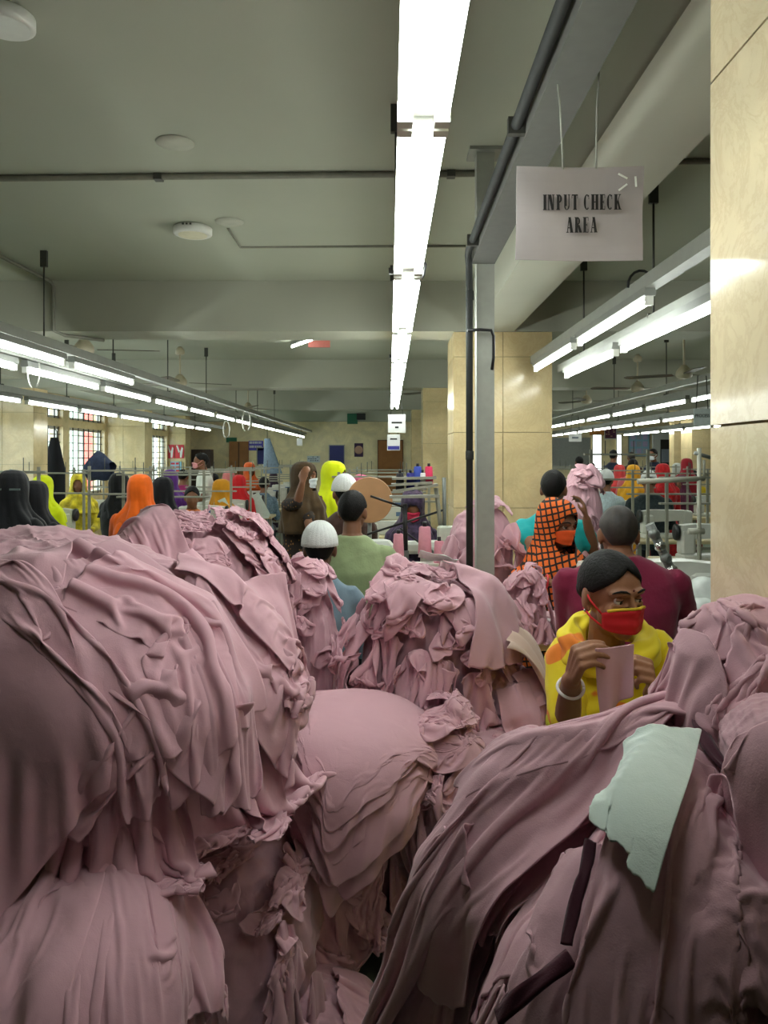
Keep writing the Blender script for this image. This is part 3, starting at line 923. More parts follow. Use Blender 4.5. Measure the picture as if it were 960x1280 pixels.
# single sheets that stand out
sheet(hA, None, None, None, .56, 5, .95, True, .15, 1.0, 1.5, .3, label='widest smooth mauve sheet covering the left side of the big left heap', path=px_path(hA, [(30, 728), (60, 800), (95, 870), (120, 930)]), jag=.012)
sheet(hA, None, None, None, .34, 5, .62, True, .1, 1.15, 3.5, 1, label='long pleated mauve sheet sweeping right over the big left heap', path=px_path(hA, [(95, 700), (150, 705), (210, 745), (250, 815), (275, 880)]))
sheet(hA, None, None, None, .20, 5, .5, True, 0, 1, 2, 1, label='twisted mauve roll crossing the top of the big left heap', path=px_path(hA, [(-10, 700), (60, 745), (120, 800), (170, 850), (190, 930)]))
sheet(hA, None, None, None, .22, 5, .7, True, 0, 1.1, 2, 1, label='mauve sheet hanging with a turned corner on the right of the big left heap', path=px_path(hA, [(215, 740), (250, 800), (275, 865), (290, 930)]))
sheet(hA2, None, None, None, .26, 5, .7, True, 0, 1.1, 3, 1, label='pale pleated mauve sheet at the crest of the rear left heap', path=px_path(hA2, [(165, 640), (190, 665), (205, 700), (210, 760)]))
sheet(hA2, None, None, None, .36, 4, .85, True, 0, 1.0, 2, .6, label='flat mauve panel hanging down the right side of the rear left heap', path=px_path(hA2, [(300, 720), (335, 770), (350, 830), (350, 900)]))
sheet(hE, None, None, None, .20, 5, .55, True, 0, 1.2, 2.5, 1, label='longest mauve strip running from the knot down the left of the near right heap', path=px_path(hE, [(830, 880), (760, 930), (680, 1010), (600, 1100), (520, 1180)]))
sheet(hE, None, None, None, .20, 5, .7, True, 0, 1.2, 2, .8, label='mauve flap folded over at the top left of the near right heap', path=px_path(hE, [(850, 900), (780, 880), (720, 900), (650, 940), (610, 960)]))
sheet(hE, None, None, None, .17, 6, .6, True, .1, 1.3, 2, 1, label='mauve strip hanging below the white piece on the near right heap', path=px_path(hE, [(850, 960), (830, 1050), (810, 1150), (800, 1260)]))
sheet(hE, None, None, None, .20, 6, .6, True, -.1, 1.3, 2, 1, label='mauve pleat right of the white piece on the near right heap', path=px_path(hE, [(880, 960), (890, 1040), (910, 1120), (930, 1240)]))
sheet(hE, None, None, None, .100, 7, .92, True, -.2, 1.0, 1.0, .8, name='white_fabric_piece', label='white cloth piece lying on the near right heap', mat_=M_WHITEC, path=px_path(hE, [(812, 950), (798, 990), (780, 1036), (766, 1076)]), jag=.005)
sheet(hF, None, None, None, .30, 4, .8, True, .1, 1.05, 2, .8, label='smooth mauve sheet over the front of the heap against the near pillar', path=px_path(hF, [(900, 775), (870, 810), (850, 850), (850, 890)]))
sheet(hH, None, None, None, .16, 6, .9, False, .2, 1.0, 1.0, .6, name='white_fabric_piece', label='white cloth scrap on top of the tall middle heap', mat_=M_WHITEC, path=px_path(hH, [(545, 690), (545, 697), (545, 705), (548, 712)]), jag=.01)
sheet(hH, None, None, None, .30, 6, .9, False, .1, 1.0, 1.5, .5, label='broad smooth mauve piece on the right shoulder of the tall middle heap', path=px_path(hH, [(580, 705), (605, 730), (615, 770), (615, 815)]), jag=.015)

for s in SHEETS:
    if s['layer'] >= 5: s['off'] = .017
    if s['mat'] is not None: s['off'] = .030

import time as _time
_t0 = _time.time()
centres = np.stack([p.c for p in PILES]); radii = np.stack([p.r for p in PILES]); floors = np.array([p.z0 for p in PILES], f32)
CLOTH = []
for lay in range(8):
    for big, res in ((True, (56, 38)), (False, (28, 19))):
        sh = [s for s in SHEETS if s['layer'] == lay and s['big'] == big]
        if not sh: continue
        maps = np.ascontiguousarray(np.stack([p.map for p in PILES]))
        X = drape(sh, res, maps, centres, radii, floors)
        for s, x in zip(sh, X):
            CLOTH.append((s, x))
    for s, x in CLOTH:
        if s['layer'] == lay: absorb(s['k'], x)
    for p in PILES:
        q = np.maximum(p.map, np.maximum(np.roll(p.map, 1, 1), np.roll(p.map, -1, 1)))
        q[1:-1] = np.maximum(q[1:-1], np.maximum(q[:-2], q[2:]))
        p.map = np.maximum(p.map, .3 * p.map + .7 * p.blurred(q, 1)).astype(f32)
print('cloth', round(_time.time() - _t0, 1), 's', len(CLOTH), 'sheets')
# tell alike pieces apart by the layer they lie in and where on their heap they show
KINDW = {'fabric_piece': 1}
def place_words():
    seen = {}
    byk = {}
    for s, x in CLOTH:
        if s['group']: byk.setdefault(s['k'], []).append((s, x))
    for k, L in byk.items():
        cen = []
        for s, x in L:
            c = x.reshape(-1, 3).mean(0); cen.append((PX + F * c[0] / c[1], PY - F * (c[2] - EYE) / c[1], s['layer']))
        cen = np.array(cen)
        lo, hi = cen.min(0), cen.max(0) + 1e-6
        vert = ['at the crest', 'high up', 'at mid height', 'low down', 'at the foot']
        horz = ['far left', 'left', 'left of centre', 'right of centre', 'right', 'far right']
        deep = ['innermost', 'deep', 'middle', 'outer', 'outermost']
        for (s, x), c in zip(L, cen):
            v = vert[int((c[1] - lo[1]) / (hi[1] - lo[1]) * 4.999)]; h = horz[int((c[0] - lo[0]) / (hi[0] - lo[0]) * 5.999)]
            d = deep[int((c[2] - lo[2]) / (hi[2] - lo[2]) * 4.999)] if hi[2] - lo[2] > .5 else 'upper'
            base = s['label']
            cand = ['%s, %s, %s, %s' % (base, d, v, h)]
            size = 'long' if s['L'] > np.median([q['L'] for q, _ in L]) else 'short'
            wide = 'broad' if s['W'] > np.median([q['W'] for q, _ in L]) else 'narrow'
            cand += ['%s %s' % (wide, cand[0]), '%s %s' % (size, cand[0]), '%s %s %s' % (size, wide, cand[0])]
            for t in cand:
                if t not in seen: break
            seen[t] = 1
            s['label'] = t
place_words()
for s, x in CLOTH:
    mb = MB().grid(x, True)
    o = mb.build(s['name'], s['mat'] or M_MAUVE)
    tag(o, s['label'], 'cloth', s['group'])
    md = o.modifiers.new('sub', 'SUBSURF'); md.levels = 1; md.render_levels = 1
    md = o.modifiers.new('thick', 'SOLIDIFY'); md.thickness = .0018; md.offset = 1
for k, l in ((hA, 'packed mauve fabric mass inside the big left heap'), (hA2, 'packed mauve fabric mass inside the rear left heap'), (hB, 'packed mauve fabric mass of the low left bundle'), (hC, 'packed fabric inside the folded stack'),
             (hC2, 'packed fabric mass beside the folded stack'), (hD, 'packed fabric mass of the floor bundle'), (hE, 'packed fabric mass inside the near right heap'), (hF, 'packed fabric mass of the heap against the near pillar'),
             (hG, 'packed fabric of the bundle at the right edge'), (hH, 'packed fabric mass inside the tall middle heap'), (hH2, 'packed scraps at the foot of the middle heap'), (hI, 'packed fabric mass inside the narrow heap'),
             (hL1, 'packed fabric stack behind the steel post'), (hL2, 'packed scraps on the sorting table by the post'), (hL3, 'packed fabric stack behind the woman in checked scarf'), (hL4, 'packed fabric beside the capped man'), (hM, 'packed dark fabric in the gap between the floor bundles'), (hN, 'fabric lying on the floor below the folded stack')):
    heap_mesh(k, l)

# ------------------------------------------------------------------ signs, boards, doors on the walls
GLYPH = {}
def _g():
    """condensed slab letters, unit height 1: lists of polygons"""
    def bar(x0, x1, y0, y1): return [(x0, y0), (x1, y0), (x1, y1), (x0, y1)]
    def stem(x, w=.215): return [bar(x, x + w, 0, 1), bar(x - .045, x + w + .045, 0, .05), bar(x - .045, x + w + .045, .95, 1)]
    def arc(cx, cy, rx, ry, w, a0, a1, n=14):
        out = []
        for i in range(n):
            t0, t1 = a0 + (a1 - a0) * i / n, a0 + (a1 - a0) * (i + 1) / n
            f = lambda t, r: (cx + (rx - (w if r else 0) * (.35 + .65 * abs(math.cos(t)))) * math.cos(t), cy + (ry - (w if r else 0) * (.35 + .65 * abs(math.cos(t)))) * math.sin(t))
            out.append([f(t0, 0), f(t1, 0), f(t1, 1), f(t0, 1)])
        return out
    G = GLYPH
    G['I'] = (stem(.05), .30)
    G['N'] = ([bar(.05, .12, 0, 1), bar(.0, .17, 0, .05), bar(0, .2, .95, 1), [(.06, 1), (.29, 1), (.50, 0), (.32, 0)], bar(.43, .50, 0, 1), bar(.36, .56, .95, 1)], .62)
    G['P'] = (stem(.05) + arc(.22, .73, .24, .27, .16, -PI / 2, PI / 2), .52)
    G['U'] = ([bar(.05, .25, .25, 1), bar(0, .26, .95, 1), bar(.40, .47, .25, 1), bar(.34, .53, .95, 1)] + arc(.26, .25, .21, .25, .10, PI, 2 * PI), .58)
    G['T'] = (stem(.16) + [bar(0, .49, .92, 1), bar(0, .045, .74, 1), bar(.445, .49, .74, 1)], .54)
    G['C'] = (arc(.27, .5, .25, .5, .17, PI * .30, PI * 1.70, 22) + [bar(.40, .44, .68, .97)], .52)
    G['H'] = (stem(.05) + stem(.37) + [bar(.2, .4, .47, .53)], .62)
    G['E'] = (stem(.05) + [bar(.2, .44, .95, 1), bar(.2, .44, 0, .05), bar(.2, .36, .47, .53), bar(.40, .44, .76, 1), bar(.40, .44, 0, .24), bar(.33, .36, .38, .62)], .49)
    G['K'] = (stem(.05) + [[(.22, .42), (.43, .95), (.49, .95), (.26, .36)], [(.25, .52), (.36, .64), (.55, 0), (.38, 0)], bar(.36, .56, .95, 1), bar(.33, .60, 0, .05)], .60)
    G['A'] = ([[(.09, 0), (.23, 1), (.29, 1), (.15, 0)], [(.20, 1), (.40, 1), (.58, 0), (.37, 0)], bar(.18, .42, .28, .34), bar(.03, .22, 0, .05), bar(.32, .61, 0, .05)], .62)
    G['R'] = (stem(.05) + arc(.22, .74, .23, .26, .15, -PI / 2, PI / 2) + [[(.22, .48), (.40, .50), (.60, 0), (.40, 0)], bar(.40, .60, 0, .05)], .60)
_g()
def letters(mb, text, x, z, h, y, M, sq=1.0):
    """adds a line of slab letters, centred on x, standing on z, in the plane y"""
    adv = [(GLYPH[c][1] + .075) if c != ' ' else .34 for c in text]
    W = sum(adv) * h * sq
    cx = x - W / 2
    k = 0
    for c, a in zip(text, adv):
        if c != ' ':
            for poly in GLYPH[c][0]:
                k += 1
                yy = y - .00002 * (k % 7)
                mb.prism([(cx + px_ * h * sq, z + py_ * h) for px_, py_ in poly], yy - .0004, yy, 'xz', M)
        cx += a * h * sq
def font_line(name, text, size, m, parent, loc, rot, sx=1.0):
    cu = bpy.data.curves.new(name, 'FONT'); cu.body = text; cu.size = size; cu.align_x = 'CENTER'; cu.offset = size * .012
    t = bpy.data.objects.new(name, cu); COL.objects.link(t)
    dg = bpy.context.evaluated_depsgraph_get(); me = bpy.data.meshes.new_from_object(t.evaluated_get(dg))
    bpy.data.objects.remove(t); me.materials.append(m)
    o = bpy.data.objects.new(name, me); COL.objects.link(o); o.parent = parent; o.location = loc; o.rotation_euler = rot; o.scale = (sx, 1, 1)
    return o

# the sign over the input check area
c0 = (at(645, 326, 1.8) + at(803, 208, 1.8)) / 2
o = thing('hanging_sign', 'laminated paper sign reading INPUT CHECK AREA hung from the girder', 'sign', c0, -.02)
w, h = .148, .110
mb = MB()
g = np.zeros((13, 19, 3))
for i in range(13):
    for j in range(19):
        u, v = j / 18 - .5, i / 12 - .5
        g[i, j] = (u * 2 * w + .003 * v, .006 * math.sin(u * 5 + 1) + .004 * math.sin(v * 6 + u * 3), v * 2 * h - .004 * u)
mb.grid(g, False)
b = mb.build('sheet', mat('laminated sheet', srgb(168, 160, 160), .22, var=.05, scale=9, spec=.6), o)
md = b.modifiers.new('t', 'SOLIDIFY'); md.thickness = .002; md.offset = -1
mb = MB()
letters(mb, 'INPUT CHECK', .006, .006, .036, -.0085, None, .80)
letters(mb, 'AREA', .005, -.047, .036, -.0085, None, .80)
mb.build('lettering', M_INK, o)
for k in range(6):
    M = Matrix.Translation((.10 + .03 * (k % 2), -.006, .085 - .013 * k)) @ Matrix.Rotation(.5 + k, 4, 'Y')
    if k < 3: MB().box(-.012, .012, -.001, .001, -.002, .002, M).build('tape_strip', M_WHITE, o)
for x0, x1 in ((692, 704), (750, 745)):
    p0 = at(x0, 54 if x0 < 700 else 66, 1.8) - c0; p1 = at(x1, 211, 1.8) - c0
    MB().tube([p0, (p0 + p1) / 2 + Vector((.004 if x0 < 700 else -.003, 0, 0)), p1], .0022, 6).build('string', mat('white string', srgb(150, 150, 140), .8), o)

M_BLUE = mat('blue board', srgb(44, 48, 118), .5)
M_RED = mat('red print', srgb(206, 46, 62), .5)
M_PURP = mat('maroon poster print', srgb(92, 40, 74), .5)
M_EXIT = mat('green exit sign', srgb(20, 96, 66), .5)
def board(name, label, cat, x0, y0, x1, y1, Y, m, t=.02, frame=None):
    a, b = at(x0, y1, Y), at(x1, y0, Y)
    c = (a + b) / 2
    o = thing(name, label, cat, c)
    w, h = (b.x - a.x) / 2, (b.z - a.z) / 2
    MB().box(-w, w, -t, 0, -h, h).build('panel', m, o)
    if frame:
        f = MB(); e = .025
        f.box(-w - e, w + e, -t - .012, 0, h, h + e); f.box(-w - e, w + e, -t - .012, 0, -h - e, -h)
        f.box(-w - e, -w, -t - .012, 0, -h, h); f.box(w, w + e, -t - .012, 0, -h, h)
        f.build('frame', frame, o)
    return o, w, h, t
def stripes(o, w, h, t, m, rows, cols, fill=.6, name='print_block', seed=0):
    g = random.Random(seed)
    mb = MB()
    for r in range(rows):
        for c_ in range(cols):
            if g.random() > fill: continue
            x0 = -w * .88 + 1.76 * w * c_ / cols; x1 = x0 + 1.76 * w / cols * g.uniform(.5, .85)
            z1 = h * .85 - 1.7 * h * r / rows; z0 = z1 - 1.7 * h / rows * .55
            mb.box(x0, x1, -t - .003, -t + .001, z0, z1)
    if mb.v: mb.build(name, m, o)
YW = 21.99
# far back wall, left to right
o, w, h, t = board('door', 'brown wooden double partition door on the far wall, left', 'door', 288, 553, 310, 641, YW, M_BROWN, .06, M_BROWN)
MB().box(-.02, .02, -.075, -.06, -h, h).build('stile', mat('dark brown stile', srgb(96, 60, 30), .5), o)
o, w, h, t = board('cupboard', 'dark brown cupboard against the far wall behind the standing man', 'cupboard', 243, 562, 267, 642, 21.6, mat('dark brown laminate', srgb(64, 50, 44), .5, var=.15), .35)
for s in (-1, 1): MB().box(s * w * .5 - w * .46, s * w * .5 + w * .46, -.365, -.35, -h * .95, h * .95).build('door', mat('dark brown laminate', (0, 0, 0)), o)
o, w, h, t = board('exit_sign', 'green exit sign above the far left door', 'sign', 283, 547, 296, 553, YW, M_EXIT)
o, w, h, t = board('exit_sign', 'small dark green exit sign under the far beam', 'sign', 434, 517, 447, 530, 20.97, M_EXIT)
o, w, h, t = board('loudspeaker', 'black loudspeaker box beside the dark green exit sign', 'speaker', 446, 517, 457, 525, 20.97, M_BLACK, .12)
o, w, h, t = board('banner', 'blue banner with white lettering on the far wall left of the centre', 'banner', 311, 551, 329, 563, YW, mat('violet blue banner', srgb(84, 76, 190), .5))
stripes(o, w, h, t, M_PAPER, 2, 7, .95, seed=1)
o, w, h, t = board('notice_board', 'dark blue notice board beneath the lettered banner', 'board', 322, 560, 341, 580, YW, M_BLUE, .02, M_ALU)
o, w, h, t = board('notice_board', 'plain dark blue board right of the standing women on the far wall', 'board', 412, 557, 430, 583, YW, M_BLUE, .02, M_ALU)
o, w, h, t = board('poster', 'small dark poster with pale ring on the far wall', 'poster', 443, 554, 454, 571, YW, mat('dark poster', srgb(60, 36, 74), .5), .01)
MB().lathe([(.09, -.002), (.12, -.002), (.12, .002), (.09, .002)], (0, 0, 0), 20, Matrix.Translation((0, -.013, 0)) @ Matrix.Rotation(PI / 2, 4, 'X')).build('print_ring', mat('pale print', srgb(190, 150, 130), .5), o)
o, w, h, t = board('wall_notice', 'pale lettered notice above the woman in brown scarf', 'notice', 384, 570, 400, 578, YW, mat('pale blue notice', srgb(198, 206, 214), .5), .01)
stripes(o, w, h, t, mat('grey print', srgb(120, 126, 140), .6), 3, 5, .8, seed=2)
o, w, h, t = board('door', 'plain brown door on the far wall behind the hanging paper signs', 'door', 473, 551, 503, 641, YW, M_BROWN, .05, mat('dark brown stile', (0, 0, 0)))
MB().lathe([(.0, -.0), (.02, .0), (.03, .02), (.03, .05), (.0, .06)], (0, 0, 0), 10, Matrix.Translation((.26, -.05, -.2)) @ Matrix.Rotation(PI / 2, 4, 'X')).build('knob', M_ALU, o)
# far wall on the right
o, w, h, t = board('white_board', 'large grey white board on the far wall behind the fabric stack', 'board', 690, 548, 737, 586, YW, mat('grey board', srgb(150, 152, 150), .3), .02, M_ALU)
for (x0, x1, lab) in ((741, 751, 'tall bright window strip right of the grey white board'), (771, 776, 'narrow bright window strip by the blue notice board')):
    o, w, h, t = board('bright_window', lab, 'window', x0, 544, x1, 600, YW, mat('daylit pane', (1, 1, 1), .4, var=0, emit=((.9, 1, 1), 2.6)), .02, M_OFFW)
o, w, h, t = board('door_lintel', 'orange brown panel above the tall bright window strip', 'panel', 737, 536, 756, 544, YW, mat('orange brown panel', srgb(214, 140, 70), .5))
o, w, h, t = board('poster', 'maroon poster with pale border between the bright window strips', 'poster', 756, 536, 770, 548, YW, M_PURP, .01, M_OFFW)
stripes(o, w, h, t, mat('pale print', (0, 0, 0)), 4, 4, .5, seed=3)
o, w, h, t = board('notice_board', 'pale blue notice board pinned with papers on the far right wall', 'board', 786, 540, 811, 570, YW, mat('pale blue board', srgb(146, 190, 214), .5), .02, M_ALU)
gg = random.Random(4)
for k in range(9):
    x = -w * .6 + (k % 3) * w * .6; z = h * .6 - (k // 3) * h * .6
    MB().box(x - w * .24, x + w * .24, -.03, -.02, z - h * .22, z + h * .22).build('pinned_paper', mat(['pinned paper pink', 'pinned paper white', 'pinned paper blue'][gg.randrange(3)], [srgb(222, 170, 190), srgb(226, 232, 236), srgb(96, 130, 170)][0] if False else srgb(gg.randint(150, 230), gg.randint(170, 220), gg.randint(190, 235)), .6), o)
o, w, h, t = board('partition', 'grey partition wall beside the dark doorway on the far right', 'partition', 815, 534, 865, 644, 21.0, mat('grey partition', srgb(176, 178, 176), .6), .06)
MB().box(-w * .62, -w * .12, -.075, -.06, -h, h * .72).build('dark_door', mat('black door', srgb(34, 32, 34), .4), o)
MB().box(-w * .02, w * .3, -.072, -.06, -h, h * .72).build('door_leaf', mat('brown grey leaf', srgb(104, 88, 66), .5), o)
MB().box(w * .45, w * .75, -.072, -.06, -h, h * .6).build('glass_door', mat('blue grey glass door', srgb(140, 156, 164), .2), o)
MB().box(-w * .58, -w * .2, -.08, -.075, h * .2, h * .5).build('door_notice', mat('grey print', (0, 0, 0)), o)
o, w, h, t = board('poster', 'red and white poster at the edge of the near pillar', 'poster', 868, 537, 884, 558, 17.0, mat('pale print white', srgb(226, 206, 206), .5), .01)
mb = MB()
for k in range(3): mb.prism([(-w + k * w * .66, -h), (-w + k * w * .66 + w * .3, -h), (-w + k * w * .66 + w * .62, h), (-w + k * w * .66 + w * .3, h)], -.014, -.009)
mb.build('print_block', M_RED, o)
o = MB().box(6.3, 7.6, 17.02, 17.3, 0, ZC).build('wall_right_pier', M_TILE); o['kind'] = 'structure'
# red and white posters on the far left pillar
for k, (x0, x1) in enumerate(((208, 218), (219, 230))):
    o, w, h, t = board('poster', 'red poster with white figures on the far left pillar, %s one' % ['left', 'right'][k], 'poster', x0, 556, x1, 573, 20.47, M_RED, .01)
    mb = MB()
    mb.prism([(-w * .8, h * .9), (-w * .4, h * .9), (w * .1, -.0), (-w * .2, -h * .2)], -.014, -.009)
    mb.prism([(w * .1, -h * .1), (w * .5, h * .7), (w * .8, h * .5), (w * .5, -h * .9), (w * .1, -h * .9)], -.014, -.009)
    mb.build('print_block', M_PAPER, o)
o, w, h, t = board('poster', 'small colourful poster under the red ones on the far left pillar', 'poster', 213, 577, 227, 593, 20.47, mat('pale blue board', (0, 0, 0)), .01)
stripes(o, w, h, t, M_RED, 3, 2, .8, seed=6)

# small paper signs that hang from lamp rows
def tag_sign(x0, y0, x1, y1, Y, label, lines, top, m=None, blue=False):
    a, b = at(x0, y1, Y), at(x1, y0, Y); c = (a + b) / 2; w, h = (b.x - a.x) / 2, (b.z - a.z) / 2
    o = thing('hanging_sign', label, 'sign', c)
    MB().bbox(-w, w, -.003, .003, -h, h, .001).build('sheet', m or M_PAPER, o)
    for k, (tx, zz, sz) in enumerate(lines):
        font_line('lettering', tx, sz, M_INK if not blue else mat('blue print', srgb(60, 60, 150), .5), o, (0, -.006, zz), (PI / 2, 0, 0), .8)
    for s in (-1, 1):
        MB().tube([(s * w * .7, 0, h), (s * w * .5, 0, top - c.z)], .004, 5).build('string', M_BRACKET, o)
    return o, w, h
o, w, h = tag_sign(485, 518, 507, 541, 9.0, 'upper white paper sign at the far end of the centre lamp row', [], 2.27)
MB().box(-w * .6, w * .6, -.005, -.003, .0, .022).build('print_line', M_INK, o)
MB().box(-w * .2, w * .2, -.005, -.003, -.055, -.033).build('print_line', M_INK, o)
o, w, h = tag_sign(484, 543, 500, 563, 10.1, 'lower white paper sign with a blue band behind the centre row', [], 2.0)
MB().box(-w * .55, w * .55, -.005, -.003, .035, .055).build('print_line', M_INK, o)
MB().box(-w * .9, w * .9, -.006, -.003, -h * .9, -h * .45).build('blue_band', mat('blue print', srgb(60, 60, 150), .5), o)
tag_sign(867, 511, 888, 532, 6.0, 'white sign tilting beside the near pillar under the second right row', [('PROCESS', .0, .035)], 2.24, mat('pale grey paper', srgb(198, 208, 206), .5))
o, w, h = tag_sign(711, 542, 727, 552, 12.0, 'small white sign under the second right lamp row', [], 2.24)
MB().box(-w * .5, w * .5, -.005, -.003, -.015, .012).build('print_line', mat('grey print', (0, 0, 0)), o)
tag_sign(371, 548, 378, 557, 16.5, 'tiny white sign at the far end of the left lamp row', [], 2.23)

# ------------------------------------------------------------------ tables and sewing machines
M_TOP = mat('cream table laminate', srgb(206, 190, 148), .4, var=.05)
M_LEGC = mat('cream painted steel', srgb(150, 150, 136), .5, metal=.1)
M_MACH = mat('machine enamel', srgb(206, 208, 200), .3, var=.03)
M_MACHD = mat('machine grey', srgb(112, 116, 112), .4, metal=.3)
M_CHROME = mat('polished metal', srgb(190, 190, 188), .2, metal=.9)
M_PINKT = mat('pink thread', srgb(204, 136, 150), .8, bump=.3, bscale=300)
def make_table(name, label, w, d, hgt, loc, rz=0, group=None, top=None, leg=None):
    o = thing(name, label, 'table', loc, rz, group)
    MB().bbox(-w / 2, w / 2, -d / 2, d / 2, hgt - .035, hgt, .008).build('table_top', top or M_TOP, o)
    for sx in (-1, 1):
        for sy in (-1, 1):
            MB().box(sx * (w / 2 - .08) - .022, sx * (w / 2 - .08) + .022, sy * (d / 2 - .06) - .022, sy * (d / 2 - .06) + .022, 0, hgt - .035).build('leg', leg or M_LEGC, o)
        MB().box(sx * (w / 2 - .08) - .018, sx * (w / 2 - .08) + .018, -d / 2 + .08, d / 2 - .08, .12, .16).build('foot_bar', leg or M_LEGC, o)
    MB().box(-w / 2 + .10, w / 2 - .10, -.02, .02, .28, .32).build('stretcher', leg or M_LEGC, o)
    return o
def make_machine(label, loc, rz=0, group=None, name='sewing_machine'):
    """lockstitch head: bed along x, pillar at +x, needle end at -x"""
    o = thing(name, label, 'machine', loc, rz, group)
    MB().bbox(-.25, .25, -.09, .09, 0, .045, .012).build('bed', M_MACH, o)
    a = MB()
    a.bbox(.13, .25, -.065, .065, .04, .25, .02)
    a.prism([(-.25, .19), (.14, .17), (.25, .17), (.25, .28), (.14, .295), (-.20, .29), (-.25, .27)], -.055, .055, 'xz')
    a.build('arm', M_MACH, o)
    h = MB(); h.bbox(-.265, -.16, -.06, .06, .12, .285, .015)
    h.build('head', M_MACH, o)
    n = MB(); n.tube([(-.21, 0, .12), (-.21, 0, .05)], .007, 8); n.box(-.225, -.195, -.015, .015, .045, .052); n.tube([(-.235, -.01, .12), (-.235, -.01, .06)], .004, 6)
    n.build('needle_bar', M_CHROME, o)
    MB().lathe([(.02, 0), (.065, .004), (.07, .012), (.065, .028), (.03, .03)], (0, 0, 0), 20, Matrix.Translation((.255, 0, .225)) @ Matrix.Rotation(PI / 2, 4, 'Y')).build('hand_wheel', M_BLACK, o)
    MB().lathe([(.014, 0), (.02, .004), (.02, .014), (.008, .018)], (0, 0, 0), 12, Matrix.Translation((-.19, -.06, .22)) @ Matrix.Rotation(PI / 2, 4, 'X')).build('tension_dial', M_CHROME, o)
    MB().box(.0, .10, -.058, -.055, .20, .245).build('badge_plate', mat('blue grey badge', srgb(84, 110, 150), .4), o)
    return o
def make_cone(name, label, loc, m, s=1.0, group=None):
    o = thing(name, label, 'thread cone', loc, 0, group)
    MB().lathe([(.034 * s, 0), (.036 * s, .004 * s), (.036 * s, .01 * s), (.03 * s, .14 * s), (.024 * s, .145 * s)], n=14).build('thread_wind', m, o)
    MB().tube([(0, 0, .145 * s), (0, 0, .17 * s)], .012 * s, 8).build('core', M_BLACK, o)
    return o
def make_rack(label, loc, w, rz=0, hgt=.72, group=None, arms=2, name='thread_rack'):
    """poles rising from the back of a table with shelf bars over the machine"""
    o = thing(name, label, 'rack', loc, rz, group)
    for s in (-1, 1):
        MB().box(s * w / 2 - .012, s * w / 2 + .012, -.012, .012, 0, hgt + .05).build('post', M_LEGC, o)
    for k in range(arms):
        z = hgt - k * .22
        MB().box(-w / 2 - .06, w / 2 + .06, -.03, .03, z, z + .016).build('shelf_bar', M_LEGC, o)
    for k in range(2):
        x = -w / 4 + w * k / 2
        MB().tube([(x, 0, hgt + .016), (x, 0, hgt + .13)], .004, 5).build('spindle', M_BRACKET, o)
    return o
def dup(proto, make, loc, rz, label, group):
    if proto is None: return None
    c = copy_tree(proto); place(c, loc, rz, label, group); return c
protoT = protoM = protoR = None
LINES = {}
def station(x, y, label, rz=0, rack=True, w=1.1, group='sewing stations', flip=1, hgt=.76, mach=True):
    global protoT, protoM, protoR
    lt = 'cream sewing table ' + label
    if protoT is None: protoT = make_table('sewing_table', lt, 1.1, .52, .76, (x, y, 0), rz, 'sewing tables')
    else: dup(protoT, None, (x, y, 0), rz, lt, 'sewing tables')
    if mach:
        lm = 'white sewing machine on the table ' + label
        p = (x + .12 * flip, y + .02, .762)
        if protoM is None: protoM = make_machine(lm, p, rz + (0 if flip > 0 else PI), 'sewing machines')
        else: dup(protoM, None, p, rz + (0 if flip > 0 else PI), lm, 'sewing machines')
    if rack:
        lr = 'thread rack of the table ' + label
        p = (x, y + .215, .762)
        if protoR is None: protoR = make_rack(lr, p, .8, rz, .66, 'thread racks')
        else: dup(protoR, None, p, rz, lr, 'thread racks')
for k, y in enumerate((7.4, 8.7, 9.95, 11.2, 12.6, 14.0, 15.6, 17.2)):
    LINES.setdefault(-2.24, []).append(y); station(-2.24, y, '%s from the camera under the left lamp row' % ord_[k])
for k, y in enumerate((8.2, 9.9, 11.6, 13.3)):
    LINES.setdefault(-3.75, []).append(y); station(-3.75, y, '%s from the camera in the window line' % ord_[k])
for k, y in enumerate((6.3, 8.0, 9.8, 12.0, 14.2, 16.4)):
    LINES.setdefault(3.0, []).append(y); station(3.0 if k else 2.75, y, '%s from the camera in the second right line' % ord_[k], flip=-1)
for k, y in enumerate((8.6, 11.0, 13.6)):
    LINES.setdefault(4.75, []).append(y); station(4.75, y, '%s from the camera in the third right line' % ord_[k], flip=-1)
for k, y in enumerate((6.6, 8.4, 10.4)):
    LINES.setdefault(-.05, []).append(y); station(-.05, y, '%s from the camera behind the men in the middle' % ord_[k])
# cones on the left tables and a pale cloth flap on the nearest visible machine
for k, (x, y) in enumerate(((-2.02, 9.9), (-1.88, 11.15), (-2.0, 12.55))):
    make_cone('thread_cone', 'black thread cone standing by the %s visible machine of the left line' % ord_[k], (x - .1, y + .12, .762 + .30 * 0), M_BLACK, 1.9, 'black cones')
for k, (x, y, Y) in enumerate(((283, 640, 9.2), (325, 632, 10.6))):
    c = at(x, y, Y); c.z = .762
    o = MB().prism([(-.16, 0), (.12, 0), (.14, .06), (-.02, .36), (-.15, .30)], -.004, .004).build('pattern_card', mat('pale green card', srgb(204, 218, 208), .6), None, c)
    tag(o, 'pale card standing at the %s machine of the left line' % ['nearest visible', 'second visible'][k], 'card')

